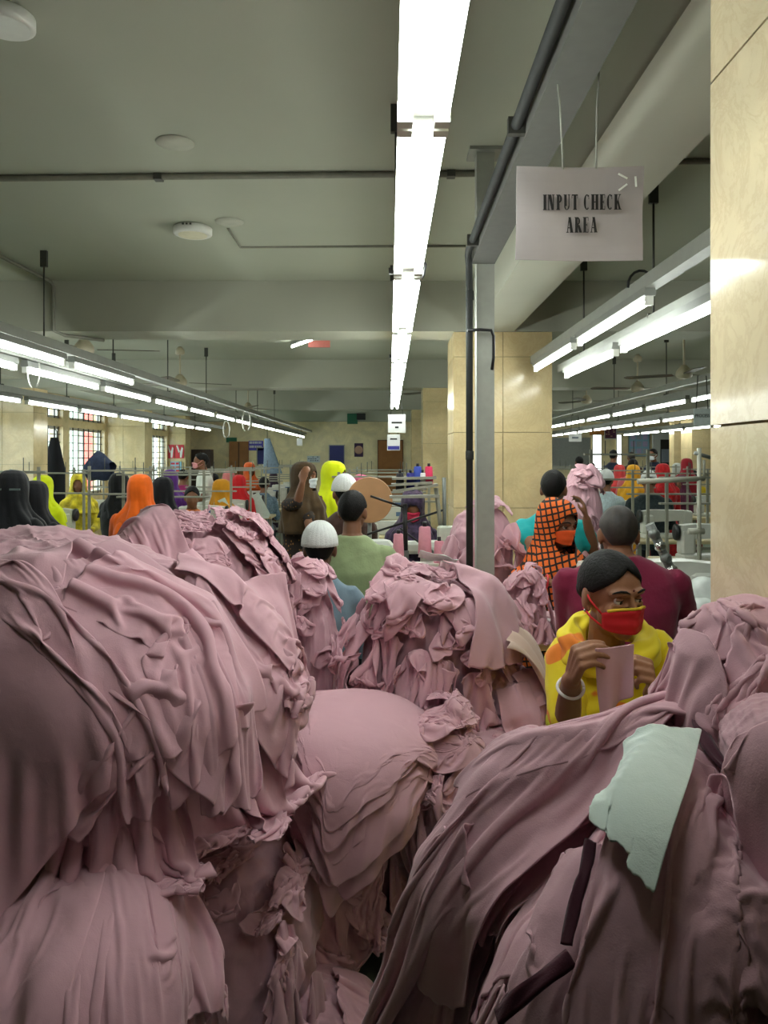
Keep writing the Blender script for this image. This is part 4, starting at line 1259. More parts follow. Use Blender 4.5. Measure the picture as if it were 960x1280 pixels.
# work tables under the heaps
make_table('work_table', 'low wooden table under the tall middle heap', 1.14, .98, .655, (.19, 2.92, 0), 0, None, M_WOOD, M_WOOD)
make_table('work_table', 'pale wooden sorting table in front of the woman in checked scarf', .56, .50, .795, (.76, 3.58, 0), 0, None, M_WOOD, mat('pale green wood', srgb(168, 168, 110), .6, var=.1))
make_table('work_table', 'table behind the steel post carrying a fabric stack', .75, .6, .795, (.42, 4.27, 0), 0, None, M_WOOD, M_LEGC)
make_table('work_table', 'far work table carrying the tall fabric stack', .7, .6, .795, (1.4, 5.5, 0), 0, None, M_WOOD, M_LEGC)
make_table('work_table', 'small stool table left of the capped man under a little heap', .4, .4, .695, (-.5, 4.6, 0), 0, None, M_WOOD, M_LEGC)
make_table('work_table', 'stand behind the near pillar under the right end heap', .24, .34, .88, (.47, 1.16, 0), 0, None, M_WOOD, M_WOOD)
make_table('work_table', 'wooden table under the big left heap', .9, .5, .735, (-1.06, 2.14, 0), 0, None, M_WOOD, M_WOOD)
# flat cloth spread on the low table
gk = np.random.default_rng(3)
g = np.zeros((26, 34, 3))
for i in range(26):
    for j in range(34):
        u, v = j / 33, i / 25
        x = .18 + .60 * u + .03 * math.sin(7 * v); y = 2.40 + .42 * v
        g[i, j] = (x, y, .672 + .010 * math.sin(9 * u + 5 * v) * math.sin(6 * v) + .008 * math.sin(22 * u + 3 * math.sin(5 * v)) * (1 - v) + .012 * (v > .8) * math.sin(30 * u))
o = MB().grid(g).build('fabric_piece', M_MAUVE)
tag(o, 'flat pale mauve sheet spread on the low table behind the near right heap', 'cloth')
md = o.modifiers.new('sub', 'SUBSURF'); md.levels = 1; md.render_levels = 1
md = o.modifiers.new('t', 'SOLIDIFY'); md.thickness = .003; md.offset = -1
# beige wrapper slumped beside the low table
g = np.zeros((22, 16, 3))
for i in range(22):
    for j in range(16):
        u, v = i / 21, j / 15 - .5
        c = at(628 + 60 * u, 800 + 95 * u * u + 8 * u, 2.78)
        fo = .014 * math.sin(v * 26 + 3 * u)
        g[i, j] = (c.x + .03 + v * .07 * (1 - u * .3) + fo, c.y + v * .30, max(.672, c.z + .05 - abs(v) * .08 + fo * .6))
o = MB().grid(g).build('wrapping_cloth', M_BEIGE)
tag(o, 'beige wrapping cloth slumping down the right foot of the middle heap', 'cloth')
md = o.modifiers.new('sub', 'SUBSURF'); md.levels = 1; md.render_levels = 1
md = o.modifiers.new('t', 'SOLIDIFY'); md.thickness = .003

# overlock machine, rack and cones in the middle
tb = make_table('sewing_table', 'cream sewing table in front of the man in green shirt', 1.0, .52, .76, (.14, 4.95, 0), 0, 'sewing tables')
def overlock(label, loc, rz=0):
    o = thing('overlock_machine', label, 'machine', loc, rz)
    MB().bbox(-.16, .16, -.10, .10, 0, .12, .02).build('bed', M_MACH, o)
    b = MB(); b.bbox(-.02, .16, -.09, .09, .11, .30, .03); b.bbox(-.15, .0, -.045, .045, .22, .30, .02)
    b.build('body', M_MACH, o)
    n = MB(); n.tube([(-.12, 0, .23), (-.12, 0, .12)], .008, 8); n.box(-.14, -.10, -.02, .02, .12, .13)
    n.build('needle_bar', M_CHROME, o)
    MB().lathe([(.02, 0), (.06, .004), (.064, .02), (.03, .03)], (0, 0, 0), 18, Matrix.Translation((.165, 0, .2)) @ Matrix.Rotation(PI / 2, 4, 'Y')).build('hand_wheel', M_BLACK, o)
    for k in range(4):
        MB().lathe([(.012, 0), (.02, .004), (.02, .014), (.008, .018)], (0, 0, 0), 12, Matrix.Translation((.0 + .04 * k, -.09, .27 - .03 * k)) @ Matrix.Rotation(PI / 2, 4, 'X')).build('tension_dial', M_MACHD, o)
    return o
overlock('white overlock machine in the middle among pink thread cones', (.22, 4.95, .762))
overlock('white overlock machine behind the round wooden disc', (-.14, 4.98, .762), .4)
o = thing('thread_rack', 'grey steel rack with long arms above the middle overlock machine', 'rack', (0, 4.75, 0))
Yr = 4.75
def bar(p, q, r, name, m): MB().tube([at(*p, Yr) - Vector((0, Yr, 0)), at(*q, Yr + .0) - Vector((0, Yr, 0))], r, 8).build(name, m, o)
bar((555, 597, ), (556, 690), .012, 'post', M_MACHD)
bar((545, 610), (552, 668), .014, 'post', M_LEGC)
bar((506, 630), (507, 690), .015, 'post', M_BLACK)
for k, (x0, y0, x1, y1) in enumerate(((491, 614, 547, 606), (487, 621, 549, 620), (490, 598, 545, 597), (489, 606, 540, 603))):
    a, b = at(x0, y0, Yr), at(x1, y1, Yr)
    M = Matrix.Translation(((a + b) / 2) - Vector((0, Yr, 0))) @ Matrix.Rotation(-math.atan2((b - a).z, (b - a).x), 4, 'Y')
    L = (b - a).length / 2
    MB().box(-L, L, -.05, .05, -.008, .008, M).build('shelf_bar', M_LEGC, o)
bar((459, 668), (556, 637), .007, 'thread_guide', M_BLACK)
bar((463, 620), (504, 634), .007, 'thread_guide', M_BLACK)
bar((500, 660), (540, 690), .006, 'thread_guide', M_BLACK)
# ground the rack's posts on the table edge
for x in (507, 556):
    a = at(x, 690, Yr)
    MB().box(a.x - .02, a.x + .02, -.02, .02, .75, a.z + .01).build('post_foot', M_MACHD, o)
MB().box(at(507, 690, Yr).x - .05, at(556, 690, Yr).x + .05, -.03, .03, .72, .765).build('clamp_bar', M_MACHD, o)
for k, (x, y, Y, lab) in enumerate(((498, 679, 4.6, 'left'), (531, 676, 4.62, 'tallest middle'), (549, 688, 4.6, 'right'))):
    c = at(x, y, Y)
    o2 = make_cone('thread_cone', '%s pink thread cone of three in front of the overlock machine' % lab, (c.x, c.y, c.z - .08), M_PINKT, 1.15 if k == 1 else .95, 'pink cones')
# small shelf that carries the three cones
c = at(524, 694, 4.6)
o = thing('cone_shelf', 'white shelf panel carrying the pink thread cones', 'shelf', (c.x, c.y, c.z - .045))
MB().box(-.17, .20, -.05, .05, -.012, 0).build('shelf_board', M_OFFW, o)
for s in (-.15, .18): MB().box(s - .012, s + .012, -.012, .012, -(c.z - .045), -.012).build('post', M_MACHD, o)
c = at(562, 678, 4.66)
o = MB().bbox(-.075, .075, -.03, .03, -.09, .10, .01).build('machine_cover', mat('pale green cover', srgb(196, 206, 190), .5), None, c); tag(o, 'pale green machine cover right of the pink thread cones', 'cover')
# coloured cones on the rack shelves
for k, (x, y, cc, lab) in enumerate(((522, 596, srgb(58, 78, 170), 'blue'), (513, 602, srgb(40, 40, 120), 'dark blue'), (528, 607, srgb(226, 224, 220), 'white'), (536, 594, srgb(214, 50, 92), 'red'), (500, 600, srgb(30, 28, 34), 'black'))):
    c = at(x, y, Yr)
    make_cone('thread_cone', '%s thread cone on the shelves of the middle rack' % lab, (c.x, c.y - .0, at(x, 605 if y < 600 else 613, Yr).z), mat('thread ' + lab, cc, .8), .75, 'rack cones')
# round wooden disc on a pole
c = at(462, 625, 5.1)
o = thing('wooden_disc', 'round brown wooden disc on a thin pole behind the green shirt man', 'disc', (c.x, c.y, 0))
MB().lathe([(.0, -.012), (.150, -.012), (.153, 0), (.150, .012), (.0, .012)][1:-1], (0, 0, 0), 28, Matrix.Translation((0, 0, c.z)) @ Matrix.Rotation(PI / 2, 4, 'X')).build('disc', mat('brown plywood', srgb(186, 140, 98), .5, var=.1, scale=8), o)
MB().tube([(0, .02, .0), (0, .02, c.z)], .014, 8).build('pole', M_MACHD, o)
# big machine at right
make_table('sewing_table', 'cream sewing table right of the man in maroon shirt', .9, .56, .76, (1.52, 3.85, 0), 0, 'sewing tables')
o = make_machine('large white sewing machine with blue badge beside the maroon shirt', (1.30, 3.86, .762), 0); o.scale = (1.35, 1.2, 1.1)
o = thing('dial_stack', 'slanting row of round tension dials in front of the large machine', 'dials', at(838, 700, 3.6))
o.location.z = .762
for k in range(6):
    p = at(818 + 7.5 * k, 668 + 15 * k, 3.6); q = p - Vector(o.location)
    MB().lathe([(.01, -.02), (.024, -.016), (.026, 0), (.024, .012), (.012, .02)], (0, 0, 0), 14, Matrix.Translation(q) @ Matrix.Rotation(PI / 2, 4, 'X') @ Matrix.Rotation(.4, 4, 'Y')).build('dial', M_CHROME if k % 2 else M_MACHD, o)
p0 = at(812, 655, 3.62) - Vector(o.location); p1 = at(866, 770, 3.62) - Vector(o.location)
MB().tube([p0, p1], .022, 8).build('dial_bracket', M_MACHD, o)
MB().box(p1.x - .03, p1.x + .03, p1.y - .02, p1.y + .05, -.0, max(p1.z, .02)).build('bracket_foot', M_MACHD, o)
o = thing('thread_rack', 'cream steel rack rising beside the near pillar over the large machine', 'rack', (0, 4.0, 0))
Yr = 4.0
def bar4(x0, y0, x1, y1, r, name, m=M_LEGC):
    a, b = at(x0, y0, Yr), at(x1, y1, Yr); a.y = b.y = 0
    MB().tube([a, b], r, 8).build(name, m, o)
bar4(874, 560, 874, 758, .012, 'post'); bar4(797, 602, 880, 598, .014, 'shelf_bar'); bar4(880, 575, 880, 600, .008, 'spindle'); bar4(860, 664, 880, 664, .016, 'clamp')
bar4(868, 566, 888, 572, .01, 'shelf_bar', M_MACHD)
o = make_rack('thin steel rack left of the black shirted man on the right', (2.02, 6.75, .0), .5, 0, 1.62, None, 2)
for k, (x, y, Y, sx, sz, lab) in enumerate(((880, 700, 3.7, .10, .14, 'white plastic bag slumped on the table beside the near pillar'), (872, 640, 4.3, .12, .13, 'white cloth heap on the machine table by the near pillar'), (878, 736, 3.55, .09, .1, 'white folded cover at the front of the large machine'))):
    c = at(x, y, min(Y, 3.97))
    mb = MB(); gq = np.random.default_rng(k)
    G = np.zeros((12, 20, 3))
    for i in range(12):
        for j in range(20):
            ph, th = PI * (i + .02) / 11.1, 2 * PI * j / 20
            r = 1 + .12 * math.sin(3 * th + i) + .1 * math.sin(5 * th - 2 * i)
            G[i, j] = (sx * r * math.sin(ph) * math.cos(th), sx * r * math.sin(ph) * math.sin(th), sz * math.cos(ph))
    mb.grid(G, True, True); mb.f = [tuple(reversed(f)) for f in mb.f]
    ob = mb.build('plastic_bag', mat('white plastic film', srgb(214, 220, 216), .35), None, c)
    tag(ob, lab, 'bag')
    ob.location.z = max(.762 + sz * .9, 0)
# racks, dark garments hung by the windows
for (x, y, Y, w, h, m, lab) in ((68, 590, 12.2, .16, .55, 'black cloth', 'black garment hanging by the left window'),):
    c = at(x, y, Y)
    G = np.zeros((10, 14, 3))
    for i in range(10):
        for j in range(14):
            th = 2 * PI * j / 14; q = i / 9
            r = w * (.35 + .65 * min(1, q * 2.2)) * (1 + .12 * math.sin(4 * th))
            G[i, j] = (r * math.cos(th), r * .45 * math.sin(th), h - 2 * h * q)
    mb = MB(); mb.grid(G, True, True)
    o = thing('hanging_garment', lab, 'garment', c)
    mb.build('cloth', mat('black cloth', srgb(22, 22, 28), .9), o)
    MB().tube([(0, .1, -c.z), (0, .1, h + .1), (.0, 0, h + .14), (0, 0, h - .05)], .012, 6).build('stand', M_BRACKET, o)
c = at(126, 583, 10.3)
G = np.zeros((12, 18, 3))
for i in range(12):
    for j in range(18):
        th = 2 * PI * j / 18; q = i / 11
        r = (.03 + .13 * math.sin(PI * min(.94, q * .8 + .12)) ** .8) * (1 + .14 * math.sin(3 * th + 4 * q) + .08 * math.sin(5 * th))
        G[i, j] = (-.18 + .34 * q + r * .35 * math.sin(th), r * .8 * math.sin(th), -.06 + .10 * q + .05 * math.sin(5 * q) + r * math.cos(th) * (1 if math.cos(th) > 0 else 1.35))
o = thing('hanging_garment', 'dark blue denim garment slung over the rack before the left window', 'garment', c)
mb = MB(); mb.grid(G, True, True); mb.build('cloth', mat('blue denim', srgb(40, 48, 72), .9, var=.25), o)
MB().tube([(.0, .1, .1), (.0, .1, -(c.z - .76) )], .012, 6).build('post', M_LEGC, o)
c = at(334, 575, 13.6)
o = thing('hanging_garment', 'pale blue denim garment hanging in front of the blue notice board', 'garment', c)
mb = MB(); G = np.zeros((8, 12, 3))
for i in range(8):
    for j in range(12):
        th = 2 * PI * j / 12; q = i / 7
        r = .05 + .12 * q
        G[i, j] = (r * math.cos(th) + .10 * q, r * .5 * math.sin(th), .38 - .62 * q)
mb.grid(G, True, True); mb.build('cloth', mat('pale denim', srgb(120, 140, 158), .9, var=.2), o)
MB().tube([(0, 0, .38), (0, 0, 2.22 - c.z)], .006, 5).build('hanger', M_BRACKET, o)
# thread stands left by the windows
for k, (x, Y) in enumerate(((10, 6.6), (150, 7.2))):
    c = at(x, 600, Y)
    make_rack('cream rack frame rising behind the big left heap, %s' % ['at the left edge of the picture', 'beside the orange hooded woman'][k], (c.x, Y, 0), .55 if k else .5, .15, 1.47 + .0 * k, None, 2)

# tapes and cords on the near right heap
def ribbon(label, pts, w, k=hE, m=M_MAROON, lift=.03):
    pts = [(a[0] + (b[0] - a[0]) * q / 4, a[1] + (b[1] - a[1]) * q / 4) for a, b in zip(pts, pts[1:]) for q in range(4)] + [pts[-1]]
    P_ = px_points(k, pts, lift)
    pp = [Vector(p) for p in P_]
    for _ in range(14):
        pp = [pp[0]] + [(a + b * 2 + c_) / 4 for a, b, c_ in zip(pp, pp[1:], pp[2:])] + [pp[-1]]
    for _ in range(1):
        q = [pp[0]]
        for a, b in zip(pp[:-1], pp[1:]): q += [a * .75 + b * .25, a * .25 + b * .75]
        pp = q + [pp[-1]]
    c = Vector(PILES[k].c)
    G = np.zeros((len(pp), 5, 3))
    for i, p in enumerate(pp):
        d = (pp[min(i + 1, len(pp) - 1)] - pp[max(i - 1, 0)]).normalized()
        n = (p - c).normalized(); s = d.cross(n).normalized()
        for j in range(5):
            u = j / 2 - 1
            G[i, j] = p + s * (w * u) + n * (.002 * math.sin(i * .3 + u * 2))
    o = MB().grid(G).build('tape', m)
    md = o.modifiers.new('t', 'SOLIDIFY'); md.thickness = .004; md.offset = 0
    return tag(o, label, 'tape')
ribbon('dark maroon tape running from the knot to the right edge', [(858, 918), (862, 945), (880, 975), (915, 1010), (960, 1045)], .009, lift=.03)
ribbon('dark maroon tape below the white piece of cloth', [(742, 1070), (738, 1110), (732, 1110), (724, 1150), (716, 1190)], .006, lift=.03)
ribbon('dark maroon tape at the bottom of the near right heap', [(722, 1205), (700, 1225), (670, 1242), (655, 1262), (640, 1275)], .008, lift=.03)

# ------------------------------------------------------------------ people
def sphere_into(mb, c, r, M=None, n=14, m=10, rot=None):
    g = np.zeros((m, n, 3))
    for i in range(m):
        ph = PI * (i + .0001) / (m - 1 + .0002)
        for j in range(n):
            th = 2 * PI * j / n
            p = Vector((r[0] * math.sin(ph) * math.cos(th), r[1] * math.sin(ph) * math.sin(th), r[2] * math.cos(ph)))
            if rot is not None: p = rot @ p
            p = p + Vector(c)
            g[i, j] = M @ p if M is not None else p
    mb.grid(g, True, True)
    k = (m - 1) * n
    mb.f[-k:] = [tuple(reversed(f)) for f in mb.f[-k:]]
    return mb
def limb_into(mb, pts, rs, M=None, n=12):
    """tapered chain with rounded ends"""
    pts = [Vector(p) for p in pts]
    if M is not None: pts = [M @ p for p in pts]
    P_, R_ = [], []
    for i in range(len(pts) - 1):
        k = 5
        for q in range(k):
            t = q / k; P_.append(pts[i].lerp(pts[i + 1], t)); R_.append(rs[i] + (rs[i + 1] - rs[i]) * t)
    P_.append(pts[-1]); R_.append(rs[-1])
    d0 = (P_[0] - P_[1]).normalized(); d1 = (P_[-1] - P_[-2]).normalized()
    P_ = [P_[0] + d0 * R_[0] * .85] + P_ + [P_[-1] + d1 * R_[-1] * .85]
    R_ = [R_[0] * .5] + R_ + [R_[-1] * .5]
    mb.tube(P_, R_, n)
    return mb
def loft_into(mb, rings, n=24, p=2.2):
    """rings: (centre, rx, ry, yaw): closed elliptical loft"""
    g = np.zeros((len(rings) + 2, n, 3))
    for i, (c, rx, ry, yw) in enumerate(rings):
        for j in range(n):
            t = 2 * PI * j / n
            ct, st_ = math.cos(t), math.sin(t)
            q = (abs(ct) ** p + abs(st_) ** p) ** (-1 / p)
            x, y = rx * q * ct, ry * q * st_
            g[i + 1, j] = (c[0] + x * math.cos(yw) - y * math.sin(yw), c[1] + x * math.sin(yw) + y * math.cos(yw), c[2])
    g[0] = np.array(rings[0][0]); g[-1] = np.array(rings[-1][0])
    mb.grid(g, True, True)
    return mb
def remesh(mb, name, m, parent, base, voxel, smooth=3, noise=0.0, nscale=9.0, seed=0):
    me = bpy.data.meshes.new('tmp'); me.from_pydata([tuple(Vector(v) - base) for v in mb.v], [], mb.f); me.update()
    import bmesh
    bm = bmesh.new(); bm.from_mesh(me); bmesh.ops.recalc_face_normals(bm, faces=bm.faces); bm.to_mesh(me); bm.free()
    o = bpy.data.objects.new('tmp', me); COL.objects.link(o)
    md = o.modifiers.new('r', 'REMESH'); md.mode = 'VOXEL'; md.voxel_size = voxel
    md = o.modifiers.new('s', 'SMOOTH'); md.factor = .5; md.iterations = smooth
    dg = bpy.context.evaluated_depsgraph_get()
    me2 = bpy.data.meshes.new_from_object(o.evaluated_get(dg)); me2.name = name
    bpy.data.objects.remove(o); bpy.data.meshes.remove(me)
    if noise:
        N = len(me2.vertices); co = np.empty(N * 3, f32); no = np.empty(N * 3, f32)
        me2.vertices.foreach_get('co', co); me2.vertices.foreach_get('normal', no)
        co = co.reshape(-1, 3); no = no.reshape(-1, 3)
        g = np.random.default_rng(seed); d = 0
        for k in range(5):
            w = g.normal(size=3) * nscale * (1 + .6 * k) * (1, 1, .7)
            d = d + (1 - np.abs(np.sin(co @ w + 1.5 * np.sin(co @ g.normal(size=3) * nscale * .5) + g.uniform(0, 6)))) ** 2 / (1 + .5 * k)
        co += no * ((d - d.mean()) * noise)[:, None]
        me2.vertices.foreach_set('co', co.ravel())
    me2.polygons.foreach_set('use_smooth', [True] * len(me2.polygons))
    me2.materials.clear()
    me2.materials.append(m); me2.update()
    o = bpy.data.objects.new(name, me2); COL.objects.link(o); o.parent = parent
    return o
def head_frame(c, yaw, pitch=0.0, roll=0.0, s=1.0):
    """local head: faces -y, z up; yaw turns it to the viewer's right"""
    return Matrix.Translation(c) @ Matrix.Rotation(yaw, 4, 'Z') @ Matrix.Rotation(pitch, 4, 'X') @ Matrix.Rotation(roll, 4, 'Y') @ Matrix.Scale(s, 4)
def head_into(mb, M):
    S = lambda c, r, rot=None: sphere_into(mb, c, r, M, 18, 12, rot)
    S((0, .012, .022), (.073, .094, .088)); S((0, -.034, -.04), (.056, .054, .068)); S((0, -.040, .028), (.060, .048, .058))
    S((0, -.060, -.093), (.027, .024, .020)); S((0, -.02, -.075), (.048, .05, .036))
    limb_into(mb, [(0, -.088, .014), (0, -.106, -.026)], [.0075, .0115], M, 10)
    for s in (-1, 1):
        S((s * .012, -.098, -.030), (.009, .010, .008)); S((s * .036, -.062, -.028), (.024, .022, .022))
        limb_into(mb, [(s * .008, -.089, .024), (s * .03, -.086, .027), (s * .05, -.070, .022)], [.009, .010, .008], M, 8)
        S((s * .075, .010, -.008), (.009, .020, .032), Matrix.Rotation(s * .35, 3, 'Z')); S((s * .072, .0, -.032), (.008, .010, .012))
        limb_into(mb, [(s * .014, -.089, -.010), (s * .046, -.074, -.008)], [.006, .006], M, 8)
    S((0, -.087, -.060), (.024, .009, .0065)); S((0, -.086, -.070), (.021, .009, .007))
def eyes(M, parent, base, gaze=(0, 0), skin=None, inv=None):
    for s in (-1, 1):
        c = Vector((s * .0305, -.0748, .002))
        B = Matrix.Translation(-base) @ M
        mb = MB(); sphere_into(mb, c, (.0118, .0118, .0115), B, 14, 10)
        e = mb.build('eye', mat('eye white', srgb(206, 200, 192), .25, var=0), parent)
        d = Vector((gaze[0], -1, gaze[1])).normalized()
        mb = MB(); sphere_into(mb, c + d * .0078, (.0060, .0052, .0060), B, 12, 8)
        mb.build('iris', mat('dark iris', srgb(30, 18, 14), .15, var=0), e)
        # upper lid: shell over the top of the ball
        G = np.zeros((7, 11, 3))
        for i in range(7):
            for j in range(11):
                a = (j / 10 - .5) * 2.3; el = .26 + 1.1 * i / 6
                p = c + Vector((math.sin(a) * math.cos(el), -math.cos(a) * math.cos(el), math.sin(el))) * .0130
                G[i, j] = B @ p
        MB().grid(G).build('eyelid', skin, e)
        mb = MB(); mb.tube([B @ (c + Vector((math.sin(a), -math.cos(a), .26)) * .0128) for a in np.linspace(-1.1, 1.1, 9)], .0011, 6)
        mb.build('lashes', M_HAIR, e)
        G = [B @ Vector((s * x, y, z)) for x, y, z in ((.013, -.099, .027), (.024, -.0985, .032), (.036, -.093, .033), (.047, -.083, .028), (.053, -.074, .023))]
        MB().tube(G, [.0020, .0034, .0032, .0024, .001], 8).build('eyebrow', M_HAIR, parent)
M_HAIR = mat('black hair', srgb(16, 13, 12), .62, var=.3, scale=60, bump=.35, bscale=120, spec=.22)
def hair_into(M, base, lim, grow=1.06, top=0.0, bumps=.012, seed=0):
    """shell over the skull; lim(az) = lowest elevation, az 0 at the face"""
    nA, nE = 40, 14
    G = np.zeros((nE, nA, 3)); g = np.random.default_rng(seed); ph = g.uniform(0, 6, 4)
    B = Matrix.Translation(-base) @ M
    for j in range(nA):
        az = 2 * PI * j / nA - PI
        lo = lim(abs(az))
        for i in range(nE):
            el = lo + (PI / 2 - lo) * i / (nE - 1)
            k = grow + top * max(0, math.sin(el)) + bumps * (math.sin(7 * az + ph[0] + 3 * el) + math.sin(11 * az + ph[1] - 4 * el)) * math.cos(el)
            if i == 0: k = grow * .965
            d = Vector((math.sin(az) * math.cos(el), -math.cos(az) * math.cos(el), math.sin(el)))
            yk = .094 if d.y > 0 else .102
            G[i, j] = B @ (Vector((0, .010, .024)) + Vector((d.x * .075, d.y * yk, d.z * .092)) * k)
    return G
def hair(M, base, parent, lim, m=None, **k):
    G = hair_into(M, base, lim, **k)
    mb = MB(); mb.grid(G, True, True)
    o = mb.build('hair', m or M_HAIR, parent)
    md = o.modifiers.new('t', 'SOLIDIFY'); md.thickness = .008; md.offset = -1
    return o
LIM_MAN = lambda a: [.62, -.05, -.62][0] if a < .5 else (.62 + (-.02 - .62) * (a - .5) / .75 if a < 1.25 else (-.02 if a < 1.75 else -.02 - .85 * min(1, (a - 1.75) / .6)))
LIM_WOMAN = lambda a: .66 - .25 * a / .6 if a < .6 else (.41 + (-.12 - .41) * (a - .6) / .7 if a < 1.3 else (-.12 if a < 1.7 else -.12 - .6 * min(1, (a - 1.7) / .8)))
def cap_knit(M, base, parent, label=None, z0=.02, s=1.0):
    """crocheted skull cap with vertical ribs"""
    B = Matrix.Translation(-base) @ M
    n, m = 72, 12
    G = np.zeros((m, n, 3))
    for i in range(m):
        el = -.12 + (PI / 2 + .12) * i / (m - 1)
        for j in range(n):
            az = 2 * PI * j / n
            k = 1.13 * s + .026 * math.cos(24 * az) * math.cos(el) + (.02 if i == 0 else 0)
            d = Vector((math.sin(az) * math.cos(el), math.cos(az) * math.cos(el), math.sin(el) * (1.0)))
            G[i, j] = B @ (Vector((0, .014, z0 + .012)) + Vector((d.x * .076, d.y * .096, d.z * .095)) * k)
    mb = MB(); mb.grid(G, True, True)
    o = mb.build('knitted_cap', mat('white knitted cotton', srgb(226, 228, 226), .9, bump=.5, bscale=260), parent)
    md = o.modifiers.new('t', 'SOLIDIFY'); md.thickness = .004; md.offset = -1
    return o
def hood(M, base, parent, m, yaw0=0.0, open_=.62, zlo=-.11, zhi=.062, drop=.30, flare=(.23, .16), seed=0, wr=.03, name='head_scarf', hole=True, fx=0.0, fy=0.0, fit=1.0):
    """scarf: dome over the skull, gathered at the neck, flaring to the shoulders; face hole on the -y side"""
    prof = [(.125, .012, .014), (.119, .045, .055), (.10, .068, .085), (.07, .082, .102), (.02, .088, .110), (-.03, .088, .108), (-.08, .090, .104), (-.13, .108, .114), (-.17, .138, .126), (-.21, .172, .138), (-.26, flare[0], flare[1]), (-drop, flare[0] * 1.05, flare[1] * 1.08)]
    nA, nR = 56, 34
    zs = np.array([p[0] for p in prof])[::-1]
    t = np.linspace(0, 1, nR)
    g = np.random.default_rng(seed); ph = g.uniform(0, 6, 6); fr = g.integers(4, 9, 3)
    G = np.zeros((nR, nA, 3))
    ks = np.linspace(0, len(prof) - 1, nR)
    pz, px_, py_ = [np.interp(ks, range(len(prof)), [p[q] for p in prof]) for q in range(3)]
    B = Matrix.Translation(-base)
    for i in range(nR):
        low = min(1, max(0, (-.05 - pz[i]) / .15))
        for j in range(nA):
            az = 2 * PI * j / nA
            w = wr * (math.sin(fr[0] * az + ph[0] + 14 * pz[i]) + .7 * math.sin(fr[1] * az + ph[1] - 22 * pz[i]) + .6 * math.sin(fr[2] * 2 * az + ph[2] + 9 * pz[i])) * (.5 + 1.5 * low)
            r = fit * (1.03 + w)
            p = Vector((math.sin(az) * px_[i] * r, .012 - math.cos(az) * py_[i] * r, pz[i]))
            if low > 0:   # the lower part hangs with the body, not with the head
                q = M @ Vector((p.x, p.y, p.z))
                c = M.translation
                Rz = Matrix.Rotation(yaw0, 4, 'Z')
                q2 = c + Rz @ Vector((p.x + fx * low, p.y + fy * low, p.z))
                q = q.lerp(q2, low)
            else:
                q = M @ p
            G[i, j] = B @ q
    mb = MB(); mb.grid(G, True, True)
    if hole:
        keep = []
        for i in range(nR - 1):
            for j in range(nA):
                az = (2 * PI * (j + .5) / nA + PI) % (2 * PI) - PI
                z = (pz[i] + pz[i + 1]) / 2
                mid, hh = (zlo + zhi) / 2, (zhi - zlo) / 2
                e = (az / open_) ** 2 + ((z - mid) / hh) ** 2
                keep.append(e >= 1)
        mb.f = [f for f, k in zip(mb.f, keep) if k]; mb.sm = [True] * len(mb.f)
    o = mb.build(name, m, parent)
    md = o.modifiers.new('sub', 'SUBSURF'); md.levels = 1; md.render_levels = 1
    md = o.modifiers.new('t', 'SOLIDIFY'); md.thickness = .004; md.offset = -1
    return o
def face_mask(M, base, parent, m, zt=-.012, zb=-.088, width=1.12, strap=None, trim=None, name='face_mask'):
    """pleated cloth mask over nose and mouth"""
    B = Matrix.Translation(-base) @ M
    nA, nR = 23, 12
    G = np.zeros((nR, nA, 3))
    for i in range(nR):
        v = i / (nR - 1)
        z = zt + (zb - zt) * v
        for j in range(nA):
            u = j / (nA - 1) * 2 - 1
            a = u * width
            edge = 1 - abs(u) ** 3 * .35
            zz = (zt + zb) / 2 + (z - (zt + zb) / 2) * edge + .010 * (1 - abs(u)) ** 2 * (1 - v)
            bump = .020 * math.exp(-(u / .28) ** 2) * (1 - .45 * v)
            pl = .0035 * math.sin(v * 4 * PI * 1.0) * (1 - abs(u))
            G[i, j] = B @ Vector((math.sin(a) * (.0745 - .004 * v), -.024 - math.cos(a) * (.0735 - .004 * v) - bump - pl, zz))
    o = MB().grid(G).build(name, m, parent)
    md = o.modifiers.new('t', 'SOLIDIFY'); md.thickness = .004; md.offset = 0
    for s, j in ((-1, 0), (1, nA - 1)):
        for i in (1, nR - 2):
            p = Vector(G[i, j]); q = B @ Vector((s * .078, .012, .018 if i == 1 else -.035))
            MB().tube([p, p.lerp(q, .5) + (B.to_3x3() @ Vector((s * .006, 0, 0))), q], .0028, 6).build('ear_loop', strap or m, o)
    if trim:
        MB().tube([Vector(G[0, j]) + (B.to_3x3() @ Vector((0, -.001, .002))) for j in range(2, nA - 2)], .0042, 6).build('trim', trim, o)
    return o
